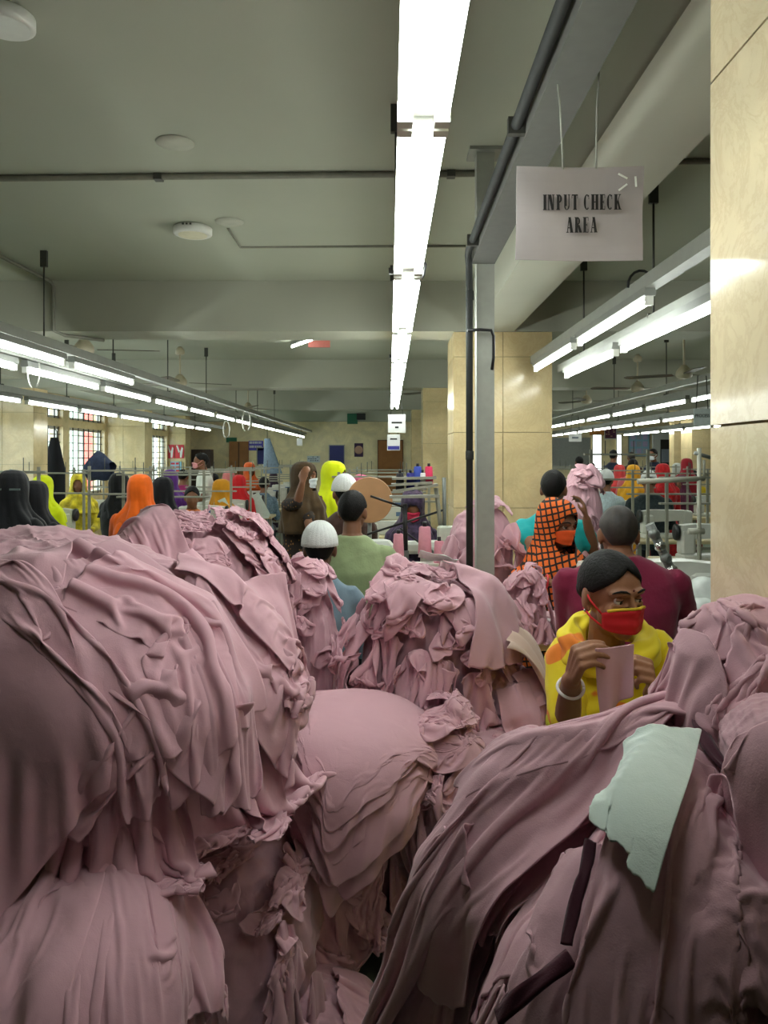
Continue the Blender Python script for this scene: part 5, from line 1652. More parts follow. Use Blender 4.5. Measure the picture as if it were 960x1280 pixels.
def hand_into(mb, W, d, n, s=1.0, curls=(.5, .5, .5, .5), thumb=(.4, .2), fdir=None, side=1):
    """W wrist, d wrist->knuckles, n palm normal; side=+1 puts the thumb on d x n"""
    d = Vector(d).normalized(); n = Vector(n); n = (n - d * n.dot(d)).normalized(); a = d.cross(n).normalized() * side
    fd = Vector(fdir).normalized() if fdir is not None else d
    L = [(.040, .025, .020), (.045, .028, .021), (.041, .026, .020), (.032, .020, .018)]
    K = [(.030, .088), (.010, .093), (-.010, .089), (-.028, .080)]
    for f in range(4):
        base = W + a * (K[f][0] * .55 * s) + d * (.012 * s)
        k = W + (a * K[f][0] + d * K[f][1]) * s
        limb_into(mb, [base, k], [.0135 * s, .0110 * s], None, 8)
        p = k; c = 0; dd = fd
        ax = dd.cross(n).normalized()
        sg = 1 if (Matrix.Rotation(.3, 3, ax) @ dd).dot(n) > (Matrix.Rotation(-.3, 3, ax) @ dd).dot(n) else -1
        pts = [p]
        for q in range(3):
            cf = curls[f]
            c = cf[q] if isinstance(cf, tuple) else cf * (1.0 if q == 0 else 1.15 if q == 1 else .7)
            dd = Matrix.Rotation(c * sg, 3, ax) @ dd
            p = p + dd * L[f][q] * s; pts.append(p)
        limb_into(mb, pts, [.0098 * s, .0088 * s, .0080 * s, .0070 * s], None, 8)
    t0 = W + (a * .018 + d * .022) * s
    t1 = t0 + (a * (.8) + d * .75 + n * thumb[0]).normalized() * .040 * s
    t2 = t1 + (a * .15 + d * 1.0 + n * (thumb[0] + .3)).normalized() * .032 * s
    t3 = t2 + (d * 1.0 + n * thumb[1] - a * .1).normalized() * .026 * s
    limb_into(mb, [t0, t1, t2, t3], [.0145 * s, .0115 * s, .0098 * s, .0080 * s], None, 8)
SKIN = {k: mat('skin ' + k, c, .5, var=.05, scale=18, bump=.08, bscale=300, spec=.35) for k, c in (('tan', srgb(150, 104, 78)), ('brown', srgb(128, 86, 62)), ('deep', srgb(104, 70, 52)))}
def cloth_mat(name, c, var=.08, scale=14):
    return mat(name, c, .85, var=var, scale=scale, bump=.15, bscale=90, sheen=.15, spec=.25)
def person(name, label, base_xy, group=None):
    return thing(name, label, 'person', (base_xy[0], base_xy[1], 0), 0, group)
def V(*a): return Vector(a)

def figure(label, H, yaw, pitch, shirt, skin='brown', torso_yaw=None, sw=.18, hunch=.05, head='hair', hcol=None, standing=False, arms=None, hands=None, voxel=.009, scale=1.0, nk=.128,
           lean=V(0, 0, 0), sleeves='long', mask=None, legs=None, bald=False, seed=0, collar=True, roll=0.0, skirt=False, scarf_kw=None, name='person'):
    """general figure: H = skull centre in the world; faces -y at yaw 0, away at yaw pi"""
    H = Vector(H); ty = yaw if torso_yaw is None else torso_yaw
    base = V(H.x, H.y, 0); root = person(name, label, base)
    M = head_frame(H, yaw, pitch, roll, scale)
    R = Matrix.Rotation(ty, 3, 'Z')
    fwd = R @ V(0, -1, 0); side = R @ V(1, 0, 0)
    neck = H - fwd * hunch + V(0, 0, -nk * scale)
    chest = neck + V(0, 0, -.20) - fwd * .015 + lean * .4; waist = neck + V(0, 0, -.42) - fwd * .02 + lean * .8
    hip = neck + V(0, 0, -.56) - fwd * .03 + lean
    if hip.z < .30: hip.z = .30
    if waist.z < hip.z + .08: waist.z = hip.z + .08
    sk = SKIN[skin]
    body = MB(); head_into(body, M)
    limb_into(body, [M @ V(0, .012, -.06), neck + V(0, 0, -.02)], [.050 * scale, .056 * scale])
    def torso(mb, g):
        loft_into(mb, [(hip + V(0, 0, -.06), .14 + g, .105 + g, ty), (hip, .16 + g, .12 + g, ty), (waist, sw * .78 + g, .105 + g, ty), (chest, sw * .95 + g, .115 + g, ty),
                       (neck + V(0, 0, -.095), sw * .98 + g, .092 + g, ty), (neck + V(0, 0, -.06), sw * .84 + g, .080 + g, ty), (neck + V(0, 0, -.03), sw * .60 + g, .068 + g, ty), (neck + V(0, 0, .005), .064 + g, .062 + g, ty)])
    torso(body, -.004)
    sh = {s: neck + side * (s * sw * .97) + V(0, 0, -.105) for s in (-1, 1)}
    if arms is None: arms = {}
    A = {}
    for s in (-1, 1):
        if s in arms: e, w = Vector(arms[s][0]), Vector(arms[s][1])
        else:
            e = sh[s] + side * (s * .05) + V(0, 0, -.27) + fwd * .06; w = e + fwd * .22 + V(0, 0, -.03) - side * (s * .05)
        A[s] = (e, w)
        limb_into(body, [sh[s], sh[s].lerp(e, .5), e, e.lerp(w, .35), w], [.046, .042, .036, .036, .025])
        hk = (hands or {}).get(s, {})
        hd = hk.get('d', tuple((w - e).normalized())); hn = hk.get('n', tuple(V(0, 0, -1) - side * (s * .6)))
        hand_into(body, w, hd, hn, .95, hk.get('curls', (.35, .4, .45, .5)), hk.get('thumb', (.3, .2)), hk.get('fdir'), hk.get('side', 1))
    b = remesh(body, 'body', sk, root, base, voxel, 2)
    cl = MB(); torso(cl, .010)
    for s in (-1, 1):
        e, w = A[s]
        if sleeves == 'long': limb_into(cl, [sh[s], sh[s].lerp(e, .5), e, w.lerp(e, .12)], [.062, .056, .050, .038])
        elif sleeves == 'short': limb_into(cl, [sh[s], sh[s].lerp(e, .62)], [.064, .060])
        else: limb_into(cl, [sh[s], sh[s].lerp(e, .5), e.lerp(sh[s], .04)], [.062, .056, .050])
    if skirt:
        loft_into(cl, [(V(hip.x, hip.y, .02), .24, .20, ty), (V(hip.x, hip.y, .35), .22, .18, ty), (hip, .18, .14, ty), (hip + V(0, 0, .05), .15, .11, ty)])
    remesh(cl, 'dress' if skirt else 'shirt', shirt, root, base, max(voxel, .011), 3, .0035, 10, seed)
    if not skirt:
        lg = MB()
        for s in (-1, 1):
            h0 = hip + side * (s * .08)
            kn = h0 + fwd * .40 + V(0, 0, .0) if not standing else h0 + V(0, 0, -(hip.z) * .47) + fwd * .02
            an = V(kn.x, kn.y, .07) if not standing else V(h0.x, h0.y, .07)
            limb_into(lg, [h0, kn, an], [.085, .062, .045])
            limb_into(lg, [an - fwd * .04 + V(0, 0, -.02), an + fwd * .16 + V(0, 0, -.03)], [.036, .030])
        remesh(lg, 'trousers', legs or cloth_mat('dark trousers', srgb(40, 42, 50)), root, base, .016, 2)
    if head == 'hair': hair(M, base, root, LIM_MAN, hcol, seed=seed, top=.03)
    elif head == 'bald':
        hair(M, base, root, lambda a: LIM_MAN(a) if a > 1.2 else .62, mat('thin cropped hair', srgb(44, 36, 32), .6, var=.5, scale=40), seed=seed, grow=1.03)
    elif head == 'woman': hair(M, base, root, LIM_WOMAN, hcol, seed=seed, top=.0)
    elif head == 'cap':
        hair(M, base, root, LIM_MAN, None, seed=seed); cap_knit(M, base, root)
    elif head == 'hood':
        hair(M, base, root, LIM_WOMAN, None, seed=seed)
        hood(M, base, root, hcol, ty, seed=seed, **(scarf_kw or {}))
    if mask: face_mask(M, base, root, mask)
    if voxel < .012: eyes(M, root, base, (0, -.1), sk)
    return root, M, base, b

# ---- the woman in yellow
def yellow_woman():
    Hc = at(763, 742, 2.12); yaw = .36; pitch = .10
    base = V(Hc.x, Hc.y + .03, 0)
    root = person('person', 'woman in yellow tunic and red mask holding a pink piece between both hands', base)
    M = head_frame(Hc, yaw, pitch, -.03)
    sk = SKIN['tan']
    neck = at(757, 822, 2.17); ty = .12
    R = Matrix.Rotation(ty, 3, 'Z'); side = R @ V(1, 0, 0)
    chest = neck + V(0, .01, -.17); waist = neck + V(0, .03, -.36); hip = neck + V(0, .05, -.50)
    sh = {-1: at(708, 822, 2.17), 1: at(822, 816, 2.18)}
    el = {-1: at(709, 902, 2.06), 1: at(846, 912, 2.10)}
    wr = {-1: at(714, 850, 1.885), 1: at(815, 866, 1.93)}
    body = MB(); head_into(body, M)
    limb_into(body, [M @ V(0, .012, -.06), neck + V(0, 0, -.015)], [.047, .056])
    def torso(mb, g):
        loft_into(mb, [(hip + V(0, 0, -.08), .15 + g, .12 + g, ty), (hip, .165 + g, .125 + g, ty), (waist, .125 + g, .10 + g, ty), (chest + V(0, -.005, -.02), .142 + g, .118 + g, ty), (chest + V(0, 0, .08), .138 + g, .10 + g, ty),
                       (neck + V(0, 0, -.045), .105 + g, .075 + g, ty), (neck + V(0, 0, -.01), .06 + g, .06 + g, ty)])
    torso(body, -.006)
    for s in (-1, 1):
        limb_into(body, [sh[s], sh[s].lerp(el[s], .5), el[s], el[s].lerp(wr[s], .35), wr[s]], [.043, .040, .035, .034, .0245])
    # right hand (left in the picture): back to the camera, fingers pinching to the right
    hand_into(body, wr[-1], (.10, -.52, .85), (1, .22, .0), .92, ((1.15, .45, .25), (1.2, .5, .3), (1.25, .55, .3), (1.3, .6, .35)), (.75, .6), None, 1)
    hand_into(body, wr[1], (-.22, -.55, .80), (-1, .25, -.1), .95, ((1.0, 1.3, .7), (1.05, 1.35, .7), (1.1, 1.4, .7), (1.15, 1.4, .7)), (.6, .6), None, -1)
    remesh(body, 'body', sk, root, base, .0042, 2)
    cl = MB(); torso(cl, .012)
    for s in (-1, 1):
        limb_into(cl, [sh[s] + V(0, 0, .006), sh[s].lerp(el[s], .5), el[s].lerp(sh[s], .10), el[s].lerp(wr[s], .05)], [.062, .060, .054, .050])
    loft_into(cl, [(V(hip.x, hip.y, .03), .26, .22, ty), (V(hip.x, hip.y, .35), .24, .20, ty), (hip, .19, .15, ty), (hip + V(0, 0, .05), .15, .11, ty)])
    yel = bpy.data.materials.new('yellow printed cotton'); yel.use_nodes = True
    nt = yel.node_tree; b = nt.nodes['Principled BSDF']; b.inputs['Roughness'].default_value = .8; b.inputs['Sheen Weight'].default_value = .1
    tc = nt.nodes.new('ShaderNodeTexCoord'); vo = nt.nodes.new('ShaderNodeTexNoise'); vo.inputs['Scale'].default_value = 7; vo.inputs['Detail'].default_value = 1
    rp = nt.nodes.new('ShaderNodeValToRGB'); e = rp.color_ramp.elements
    e[0].position = .0; e[0].color = (*srgb(236, 218, 30), 1); e[1].position = .645; e[1].color = (*srgb(234, 208, 26), 1)
    x = e.new(.66); x.color = (*srgb(232, 128, 34), 1)
    nt.links.new(tc.outputs['Object'], vo.inputs['Vector']); nt.links.new(vo.outputs['Fac'], rp.inputs['Fac']); nt.links.new(rp.outputs['Color'], b.inputs['Base Color'])
    d = remesh(cl, 'dress', yel, root, base, .009, 3, .0045, 12, 5)
    for s in (-1,):   # green cuff at the elbow
        a = el[s].lerp(wr[s], .03); dd = (wr[s] - el[s]).normalized()
        mb = MB(); M2 = Matrix.Translation(a - base) @ dd.to_track_quat('Z', 'Y').to_matrix().to_4x4()
        mb.lathe([(.040, .012), (.054, .006), (.058, -.010), (.052, -.022)], (0, 0, 0), 24, M2)
        c = mb.build('cuff', mat('lime cuff', srgb(190, 186, 40), .8), root); c['label'] = 'lime green sleeve cuff'
    # scarf: a thick gathered ring about the neck with a fall over the shoulder
    mb = MB(); n, m = 60, 22
    G = np.zeros((n, m, 3))
    for i in range(n):
        a = 2 * PI * i / n
        fr = .5 - .5 * math.cos(a)         # 0 at the back, 1 at the front
        c = neck + V(0, -.012, .022) + R @ V(math.sin(a) * (.100 + .012 * fr), math.cos(a) * .085 - .022 * fr, .062 - .070 * fr + .012 * math.sin(a))
        out = R @ V(math.sin(a), math.cos(a), 0)
        for j in range(m):
            t = 2 * PI * j / m
            r = .034 * (1 + .16 * math.sin(4 * t + 5 * a) + .12 * math.sin(7 * t - 3 * a) + .1 * math.sin(3 * a))
            p = c + out * (math.cos(t) * r * 1.05) + V(0, 0, math.sin(t) * r * 1.25)
            G[i, j] = p - base
    mb.grid(np.concatenate([G, G[:1]], 0), True, True)
    sc = mb.build('scarf', yel, root); sc['label'] = 'yellow scarf gathered round the neck'
    md = sc.modifiers.new('sub', 'SUBSURF'); md.levels = 1; md.render_levels = 1
    # fall of the scarf across the chest
    G = np.zeros((20, 22, 3))
    for i in range(20):
        for j in range(22):
            u, v = j / 21 * 2 - 1, i / 19
            x = u * (.125 + .03 * v); z = .0 - v * .125 - .018 * (1 - u * u) + .05 * abs(u) ** 1.6 * (1 - v) - .05 * u * u
            yv = -.078 - .045 * math.sin(min(1, v * 1.3) * PI / 2) + .075 * abs(u) ** 2.2 + .005 * math.sin(18 * v + 4 * u)
            G[i, j] = (neck + R @ V(x, yv, z)) - base
    o = MB().grid(G).build('scarf_fall', yel, root)
    md = o.modifiers.new('t', 'SOLIDIFY'); md.thickness = .006; md.offset = 0
    hair(M, base, root, lambda a: .70 - .36 * a / .6 if a < .6 else (.34 + (-.10 - .34) * (a - .6) / .65 if a < 1.25 else (-.10 if a < 1.6 else -.10 - .6 * min(1, (a - 1.6) / .8))), None, grow=1.055, bumps=.004, seed=2)
    mb = MB(); sphere_into(mb, (0, .105, -.01), (.035, .030, .035), Matrix.Translation(-base) @ M); mb.build('hair_bun', M_HAIR, root)
    eyes(M, root, base, (.12, -.18), sk)
    mb = MB(); sphere_into(mb, (0, -.0985, .034), (.0035, .002, .0035), Matrix.Translation(-base) @ M, 10, 8); mb.build('forehead_dot', mat('dark red dot', srgb(96, 20, 24), .5), root)
    face_mask(M, base, root, mat('red mask cotton', srgb(206, 24, 36), .75, var=.06), zt=-.020, zb=-.084, strap=mat('red mask cotton', (0, 0, 0)), trim=mat('yellow mask edge', srgb(226, 190, 50), .8))
    for s in (-1, 1):
        mb = MB(); sphere_into(mb, (s * .080, .002, -.040), (.004, .004, .004), Matrix.Translation(-base) @ M, 8, 6); mb.build('ear_stud', M_CHROME, root)
    a = wr[-1].lerp(el[-1], .16); dd = (wr[-1] - el[-1]).normalized()
    M2 = Matrix.Translation(a - base) @ dd.to_track_quat('Z', 'Y').to_matrix().to_4x4()
    MB().tube([M2 @ V(.032 * math.cos(t), .030 * math.sin(t), .003 * math.sin(2 * t)) for t in np.linspace(0, 2 * PI, 33)], .0042, 8).build('bangle', mat('white bangle', srgb(232, 226, 224), .25), root)
    return root
yellow_woman()
# the piece she stretches between her hands
G = np.zeros((26, 16, 3))
for i in range(26):
    for j in range(16):
        u, v = j / 15, i / 25
        p = at(743 + 50 * u - 3 * v + 12 * v * v * (1 - u) * .4 + 6 * v * (1 - u), 809 - 4 * u + 3 * math.sin(PI * u) + v * (86 - 22 * u), 1.845)
        p.y += .012 * math.sin(u * 9 + v * 2) * v + .010 * math.sin(u * 4 - 1)
        G[i, j] = p
o = MB().grid(G).build('fabric_piece', M_MAUVE); tag(o, 'pink cut piece stretched between the hands of the woman in yellow', 'cloth')
md = o.modifiers.new('sub', 'SUBSURF'); md.levels = 1; md.render_levels = 1
md = o.modifiers.new('t', 'SOLIDIFY'); md.thickness = .003; md.offset = 0

# ---- the woman in the orange and black checked scarf
chk = bpy.data.materials.new('orange black check'); chk.use_nodes = True
nt = chk.node_tree; b = nt.nodes['Principled BSDF']; b.inputs['Roughness'].default_value = .85
tc = nt.nodes.new('ShaderNodeTexCoord'); mp = nt.nodes.new('ShaderNodeMapping'); mp.inputs['Rotation'].default_value = (0, .25, .3)
nz = nt.nodes.new('ShaderNodeTexNoise'); nz.inputs['Scale'].default_value = 5
av = nt.nodes.new('ShaderNodeMix'); av.data_type = 'VECTOR'; av.inputs['Factor'].default_value = .035
nt.links.new(tc.outputs['Object'], mp.inputs['Vector']); nt.links.new(mp.outputs['Vector'], av.inputs['A']); nt.links.new(tc.outputs['Object'], nz.inputs['Vector']); nt.links.new(nz.outputs['Color'], av.inputs['B'])
w = []
for ax in ('X', 'Z'):
    wv = nt.nodes.new('ShaderNodeTexWave'); wv.bands_direction = ax; wv.inputs['Scale'].default_value = 10.5; wv.inputs['Distortion'].default_value = .3
    nt.links.new(av.outputs['Result'], wv.inputs['Vector']); w.append(wv)
mn = nt.nodes.new('ShaderNodeMath'); mn.operation = 'MINIMUM'
nt.links.new(w[0].outputs['Fac'], mn.inputs[0]); nt.links.new(w[1].outputs['Fac'], mn.inputs[1])
rp = nt.nodes.new('ShaderNodeValToRGB'); e = rp.color_ramp.elements
e[0].position = .17; e[0].color = (*srgb(30, 18, 16), 1); e[1].position = .23; e[1].color = (*srgb(226, 104, 28), 1)
nt.links.new(mn.outputs[0], rp.inputs['Fac']); nt.links.new(rp.outputs['Color'], b.inputs['Base Color'])
Hc = at(697, 654, 4.0)
r1, M1, b1, _ = figure('woman in orange and black checked scarf and orange mask leaning over the sorting table', Hc, .62, .22, chk, 'brown', torso_yaw=.35, sw=.15, hunch=.06, head='hood', hcol=chk,
                       arms={-1: (at(655, 735, 4.0), at(684, 727, 3.72)), 1: (at(742, 735, 4.0), at(735, 742, 3.75))}, hands={-1: dict(d=(.9, -.2, -.1), n=(0, 0, -1), curls=(.35, .4, .5, .5), side=-1)}, voxel=.007, sleeves='elbow', skirt=True,
                       mask=mat('orange mask cloth', srgb(240, 92, 30), .8), nk=.15, scarf_kw=dict(open_=.85, zlo=-.15, zhi=.075, drop=.42, flare=(.235, .17), wr=.03))
p = at(683, 727, 3.73) - b1
MB().tube([p + V(.004 * math.sin(t), .033 * math.cos(t), .033 * math.sin(t)) for t in np.linspace(0, 2 * PI, 24)], .005, 6).build('bracelet', mat('red bracelet', srgb(206, 52, 60), .4), r1)
# cut panels spread on the sorting table
for k in range(5):
    c = at(708 + 6 * (k % 3), 752 - 4 * k, 3.66)
    M = Matrix.Translation((c.x, 3.66 + .015 * k, .797 + .010 * k)) @ Matrix.Rotation(.25 * k - .3, 4, 'Z')
    o = MB().bbox(-.13, .13, -.10, .10, 0, .009, .003, M).build('cut_panel', mat(['pale pink cut panel', 'white cut panel'][k % 2], [srgb(222, 186, 194), srgb(228, 222, 222)][k % 2], .8, bump=.2, bscale=60))
    tag(o, '%s cut panel in the flat stack on the sorting table, %s from the bottom' % (['pale pink', 'white'][k % 2], ord_[k]), 'panel', 'cut panels on the sorting table')

# ---- the man in teal behind her
teal = cloth_mat('teal cotton', srgb(26, 160, 160))
figure('black haired man in teal shirt with one arm raised behind the checked scarf', at(692, 612, 4.75), PI - .35, .10, teal, 'brown', sw=.185, head='hair', standing=True,
       arms={1: (at(665, 680, 4.6), at(668, 730, 4.5)), -1: (at(742, 690, 4.65), at(733, 648, 4.55))}, hands={-1: dict(d=(-.15, .1, 1), n=(-.9, .3, 0), curls=(.4, .5, .6, .6))}, voxel=.008, sleeves='short')
# ---- the man in maroon
mar = cloth_mat('maroon jersey', srgb(124, 30, 62))
rm, Mm, bm_, _ = figure('man in maroon shirt with thinning hair seated with his back to the view', at(773, 668, 3.12), PI - .12, .12, mar, 'brown', sw=.222, head='bald', hunch=.045, nk=.082, torso_yaw=PI - .05, lean=V(0, .0, 0),
                        arms={1: (at(712, 800, 3.2), at(735, 800, 3.45)), -1: (at(862, 795, 3.2), at(850, 790, 3.45))}, voxel=.0065, sleeves='long', mask=mat('white surgical mask', srgb(214, 222, 226), .7))
# ---- the men in the middle
figure('seated man in white knitted cap and grey blue shirt, back to the view', at(400, 686, 3.80), PI, .0, cloth_mat('grey blue cotton', srgb(112, 132, 146)), 'deep', sw=.165, head='cap', voxel=.007, legs=None)
figure('black haired man in pale green shirt seated behind the nearest capped man', at(441, 640, 4.28), PI - .25, .06, cloth_mat('pale green jersey', srgb(146, 160, 118)), 'brown', sw=.18, head='hair', torso_yaw=PI - .05, hunch=.03, lean=V(.05, 0, 0), voxel=.007, sleeves='short',
       arms={-1: (at(497, 712, 4.3), at(500, 715, 4.55))})
figure('man in white knitted cap half hidden behind the black haired man', at(430, 617, 5.4), PI + .3, .0, cloth_mat('dark brown shirt', srgb(70, 48, 42)), 'brown', sw=.17, head='cap', voxel=.011, lean=V(-.08, 0, 0))

# ---- standing women
pai = bpy.data.materials.new('brown print with ochre drops'); pai.use_nodes = True
nt = pai.node_tree; b = nt.nodes['Principled BSDF']; b.inputs['Roughness'].default_value = .85
tc = nt.nodes.new('ShaderNodeTexCoord'); mp = nt.nodes.new('ShaderNodeMapping'); mp.inputs['Scale'].default_value = (9, 9, 5.5)
vo = nt.nodes.new('ShaderNodeTexVoronoi'); vo.inputs['Randomness'].default_value = .5
rp = nt.nodes.new('ShaderNodeValToRGB'); e = rp.color_ramp.elements
e[0].position = .22; e[0].color = (*srgb(150, 104, 48), 1); e[1].position = .26; e[1].color = (*srgb(38, 28, 22), 1)
nt.links.new(tc.outputs['Object'], mp.inputs['Vector']); nt.links.new(mp.outputs['Vector'], vo.inputs['Vector']); nt.links.new(vo.outputs['Distance'], rp.inputs['Fac']); nt.links.new(rp.outputs['Color'], b.inputs['Base Color'])
bsc = cloth_mat('brown green scarf', srgb(74, 56, 34), .35, 9)
figure('standing woman in dark brown printed dress and white mask raising a hand to her brow', at(381, 596, 6.4), 1.15, .05, pai, 'brown', torso_yaw=.95, sw=.155, head='hood', hcol=bsc, skirt=True, voxel=.010, sleeves='elbow',
       arms={-1: (at(372, 628, 6.12), at(378, 603, 6.08)), 1: (at(385, 650, 6.2), at(388, 668, 6.15))}, hands={-1: dict(d=(.2, .1, .9), n=(.3, .9, .1), curls=(.5, .55, .6, .6))}, mask=mat('white surgical mask', (0, 0, 0)),
       scarf_kw=dict(open_=.62, zlo=-.12, zhi=.06, drop=.46, flare=(.20, .16), wr=.03))
neo = cloth_mat('neon yellow chiffon', srgb(222, 236, 20), .06)
figure('standing woman in neon yellow scarf and red mask facing right', at(418, 594, 6.9), 1.25, .08, cloth_mat('maroon printed dress', srgb(96, 62, 54), .5, 20), 'brown', torso_yaw=1.1, sw=.15, head='hood', hcol=neo, skirt=True, voxel=.011, mask=mat('red mask cotton', (0, 0, 0)),
       scarf_kw=dict(open_=.60, zlo=-.12, zhi=.05, drop=.50, flare=(.185, .16), wr=.025))
org = cloth_mat('orange towelling', srgb(238, 104, 18), .08)
figure('woman in bright orange hood seen from behind over the big left heap', at(176, 613, 6.0), PI - .1, .0, cloth_mat('orange dress', srgb(226, 98, 22)), 'brown', sw=.17, head='hood', hcol=org, skirt=True, voxel=.011, scarf_kw=dict(drop=.34, flare=(.20, .15), wr=.04))
blk = cloth_mat('black robe cloth', srgb(18, 18, 22), .2)
SM = dict(voxel=.016)
PLACED = []
def between_tables(x, Y):
    f = lambda m: ((x - PX) / F * m, m)
    mids = [Y]
    for lx, ys in LINES.items():
        if abs(f(Y)[0] - lx) < 1.0 and ys[0] - .8 < Y < ys[-1] + .8:
            mids = [(a + b) / 2 for a, b in zip(ys, ys[1:])] + [ys[0] - .62, ys[-1] + .62, ys[-1] + 1.3, ys[-1] + 1.9]
    mids = sorted(mids + [Y + .55, Y - .55, Y + 1.1, Y + 1.7] * (len(mids) == 1), key=lambda m: abs(m - Y))
    free = [m for m in mids if all(abs(f(m)[0] - px) > .5 or abs(m - py) > .42 for px, py in PLACED)]
    m = (free or mids)[0]
    PLACED.append(f(m))
    return m
def by(x, y, Y, label, top, head, hc, yaw=PI, sw=.16, skin='brown', mask=None, skirt=True, pitch=.05, sk=None, snap=True, **k):
    Y = between_tables(x, Y) if snap else Y
    return figure(label, at(x, y, Y), yaw, pitch, top, skin, sw=sw, head=head, hcol=hc, skirt=skirt, voxel=.016, mask=mask, seed=int(x + y), scarf_kw=dict(dict(drop=.34, flare=(.19, .15), wr=.045), **(sk or {})), **k)
rb, Mb, bb, _ = by(17, 612, 5.0, 'woman in black robe and veil at the left edge of the picture', blk, 'hood', blk)
MB().box(-.10, .10, -.125, -.118, .0, .012, Matrix.Translation(at(17, 612, 5.0) - bb)).build('veil_band', mat('grey band', srgb(96, 110, 108), .7), rb)
by(44, 622, 5.75, 'second woman in black robe leaning toward the window side', blk, 'hood', blk, lean=V(.1, 0, 0))
by(54, 610, 7.4, 'person in neon yellow cap behind the black robed women', cloth_mat('neon yellow chiffon', (0, 0, 0)), 'hood', neo)
by(150, 606, 7.6, 'woman in black robe just left of the orange hood', blk, 'hood', blk, yaw=PI - .4)
by(203, 614, 7.2, 'woman in black robe just right of the orange hood', blk, 'hood', blk, yaw=PI + .5, lean=V(.1, 0, 0))
by(98, 605, 9.4, 'woman in yellow and red print facing the left window', cloth_mat('yellow red print', srgb(214, 190, 50), .6, 12), 'hood', cloth_mat('yellow red print', (0, 0, 0)), yaw=.3)
by(240, 622, 7.9, 'bare headed woman in orange print looking over the rear left heap', cloth_mat('orange white print', srgb(226, 120, 60), .5, 22), 'woman', None, yaw=.25, pitch=.12, skin='brown')
wht = cloth_mat('white cotton', srgb(216, 218, 208))
by(251, 577, 10.3, 'standing man in white shirt beside the dark cupboard', wht, 'hair', None, yaw=-1.2, sw=.2, skirt=False, standing=True, mask=mat('pink mask', srgb(226, 150, 150), .7), sleeves='short')
by(278, 612, 9.0, 'woman in mustard shawl bent over her machine', cloth_mat('mustard shawl', srgb(204, 140, 28)), 'hood', cloth_mat('mustard shawl', (0, 0, 0)), yaw=PI - .9, lean=V(-.1, 0, 0))
by(286, 599, 11.8, 'woman in dusty pink scarf beyond the mustard shawl', cloth_mat('dusty pink', srgb(206, 120, 120)), 'hood', cloth_mat('dusty pink', (0, 0, 0)))
by(299, 605, 11.0, 'woman in red dress at the left sewing line', cloth_mat('red cotton', srgb(206, 34, 40)), 'hood', cloth_mat('red cotton', (0, 0, 0)))
by(312, 587, 13.8, 'standing woman in orange scarf before the brown partition door', cloth_mat('rust orange', srgb(208, 92, 36)), 'hood', cloth_mat('rust orange', (0, 0, 0)), yaw=.6)
by(311, 608, 12.2, 'woman in pale orange print scarf at the left line', cloth_mat('pale orange print', srgb(230, 140, 70), .4, 20), 'hood', cloth_mat('pale orange print', (0, 0, 0)), yaw=PI - .6)
by(213, 600, 9.6, 'woman in violet scarf near the far left windows', cloth_mat('violet scarf', srgb(86, 40, 120)), 'hood', cloth_mat('violet scarf', (0, 0, 0)))
by(229, 596, 10.2, 'black haired woman in magenta near the far left windows', cloth_mat('magenta cotton', srgb(150, 40, 96)), 'woman', None)
by(330, 606, 12.9, 'person in grey blue checked shirt at the far end of the left line', cloth_mat('grey blue check', srgb(110, 130, 146), .3, 40), 'hair', None, skirt=False)
by(342, 598, 15.5, 'dark clothed worker under the blue notice board', cloth_mat('dark plum', srgb(52, 36, 52)), 'hood', cloth_mat('dark plum', (0, 0, 0)))
by(268, 600, 14.0, 'worker in black top in front of the dark cupboard', blk, 'hair', None, skirt=False)
by(452, 606, 8.6, 'woman in pink scarf and bright green dress behind the wooden disc', cloth_mat('bright green dress', srgb(70, 150, 50), .5, 12), 'hood', cloth_mat('pink scarf', srgb(226, 110, 150)), yaw=.9, sw=.15)
by(516, 632, 6.2, 'woman in dark flowered dress and pink mask behind the middle machine', cloth_mat('dark flowered cotton', srgb(60, 46, 70), .8, 24), 'hood', cloth_mat('dark flowered cotton', (0, 0, 0)), yaw=.0, pitch=.45, mask=mat('pink red mask', srgb(224, 52, 90), .7))
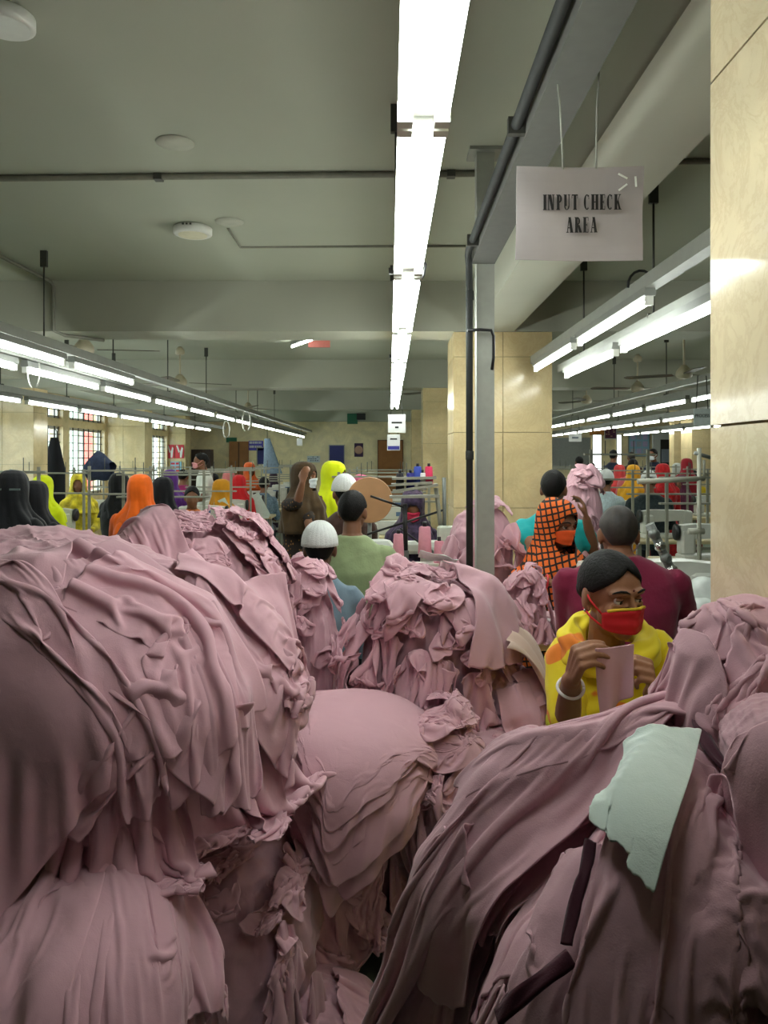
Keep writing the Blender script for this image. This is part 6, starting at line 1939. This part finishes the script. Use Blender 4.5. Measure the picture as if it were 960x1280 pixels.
# right side
by(811, 603, 8.9, 'man in dark patterned shirt and white cap bent over a table on the right', cloth_mat('dark patterned shirt', srgb(34, 44, 46), .5, 40), 'cap', None, yaw=PI - .2, sw=.21, skirt=False, pitch=.4, lean=V(0, -.1, 0), snap=False)
by(792, 592, 10.9, 'woman in golden yellow scarf on the right side', cloth_mat('golden yellow', srgb(232, 170, 40)), 'hood', cloth_mat('golden yellow', (0, 0, 0)), yaw=PI - .7, snap=False)
by(774, 590, 13.1, 'woman in coral red left of the golden scarf', cloth_mat('coral red', srgb(226, 76, 76)), 'hood', cloth_mat('coral red', (0, 0, 0)), snap=False)
by(791, 583, 12.5, 'worker in salmon pink with black hair beyond the golden scarf', cloth_mat('salmon pink', srgb(220, 116, 124)), 'hair', None, skirt=False, sw=.2)
by(828, 591, 10.4, 'woman in red patterned hood by the dark doorway', cloth_mat('red hood', srgb(186, 30, 34), .3, 25), 'hood', cloth_mat('red hood', (0, 0, 0)), snap=False)
by(767, 570, 15.0, 'standing man in dark shirt before the bright window strip', cloth_mat('dark navy', srgb(34, 40, 56)), 'hair', None, yaw=PI - .6, skirt=False, standing=True)
by(789, 572, 15.8, 'standing man in brown seen from behind at the pale blue notice board', cloth_mat('dark brown shirt', (0, 0, 0)), 'bald', None, skirt=False, standing=True)
by(816, 569, 13.0, 'standing man in dark shirt and white mask near the dark doorway', cloth_mat('dark navy', (0, 0, 0)), 'hair', None, yaw=-.9, skirt=False, standing=True, mask=mat('white surgical mask', (0, 0, 0)))
by(858, 582, 13.2, 'tall woman in dark red hood beside the red and white poster', cloth_mat('dark red hood', srgb(146, 28, 40)), 'hood', cloth_mat('dark red hood', (0, 0, 0)), snap=False)
by(758, 601, 9.2, 'man in pale blue striped shirt and white cap right of the tall fabric stack', cloth_mat('pale blue stripe', srgb(190, 206, 212), .15, 50), 'cap', None, skirt=False, yaw=PI - .4, snap=False)
by(852, 604, 12.3, 'woman in dark plum scarf beside the near pillar', cloth_mat('plum scarf', srgb(92, 40, 62)), 'hood', cloth_mat('plum scarf', (0, 0, 0)), yaw=-1.0, snap=False)
by(867, 596, 13.5, 'worker in yellow top by the edge of the near pillar', cloth_mat('yellow top', srgb(232, 200, 40)), 'hair', None, skirt=False)
by(738, 586, 13.5, 'black haired worker with lime scarf before the grey white board', cloth_mat('white cotton', (0, 0, 0)), 'hair', None, yaw=.4, skirt=False)
by(724, 578, 16.0, 'worker with dark hair under the grey white board', cloth_mat('lime scarf', srgb(180, 200, 90)), 'hair', None, skirt=False)
by(846, 587, 15.0, 'worker in pale grey robe between the red hooded women', cloth_mat('pale grey robe', srgb(196, 198, 190)), 'hood', cloth_mat('pale grey robe', (0, 0, 0)))
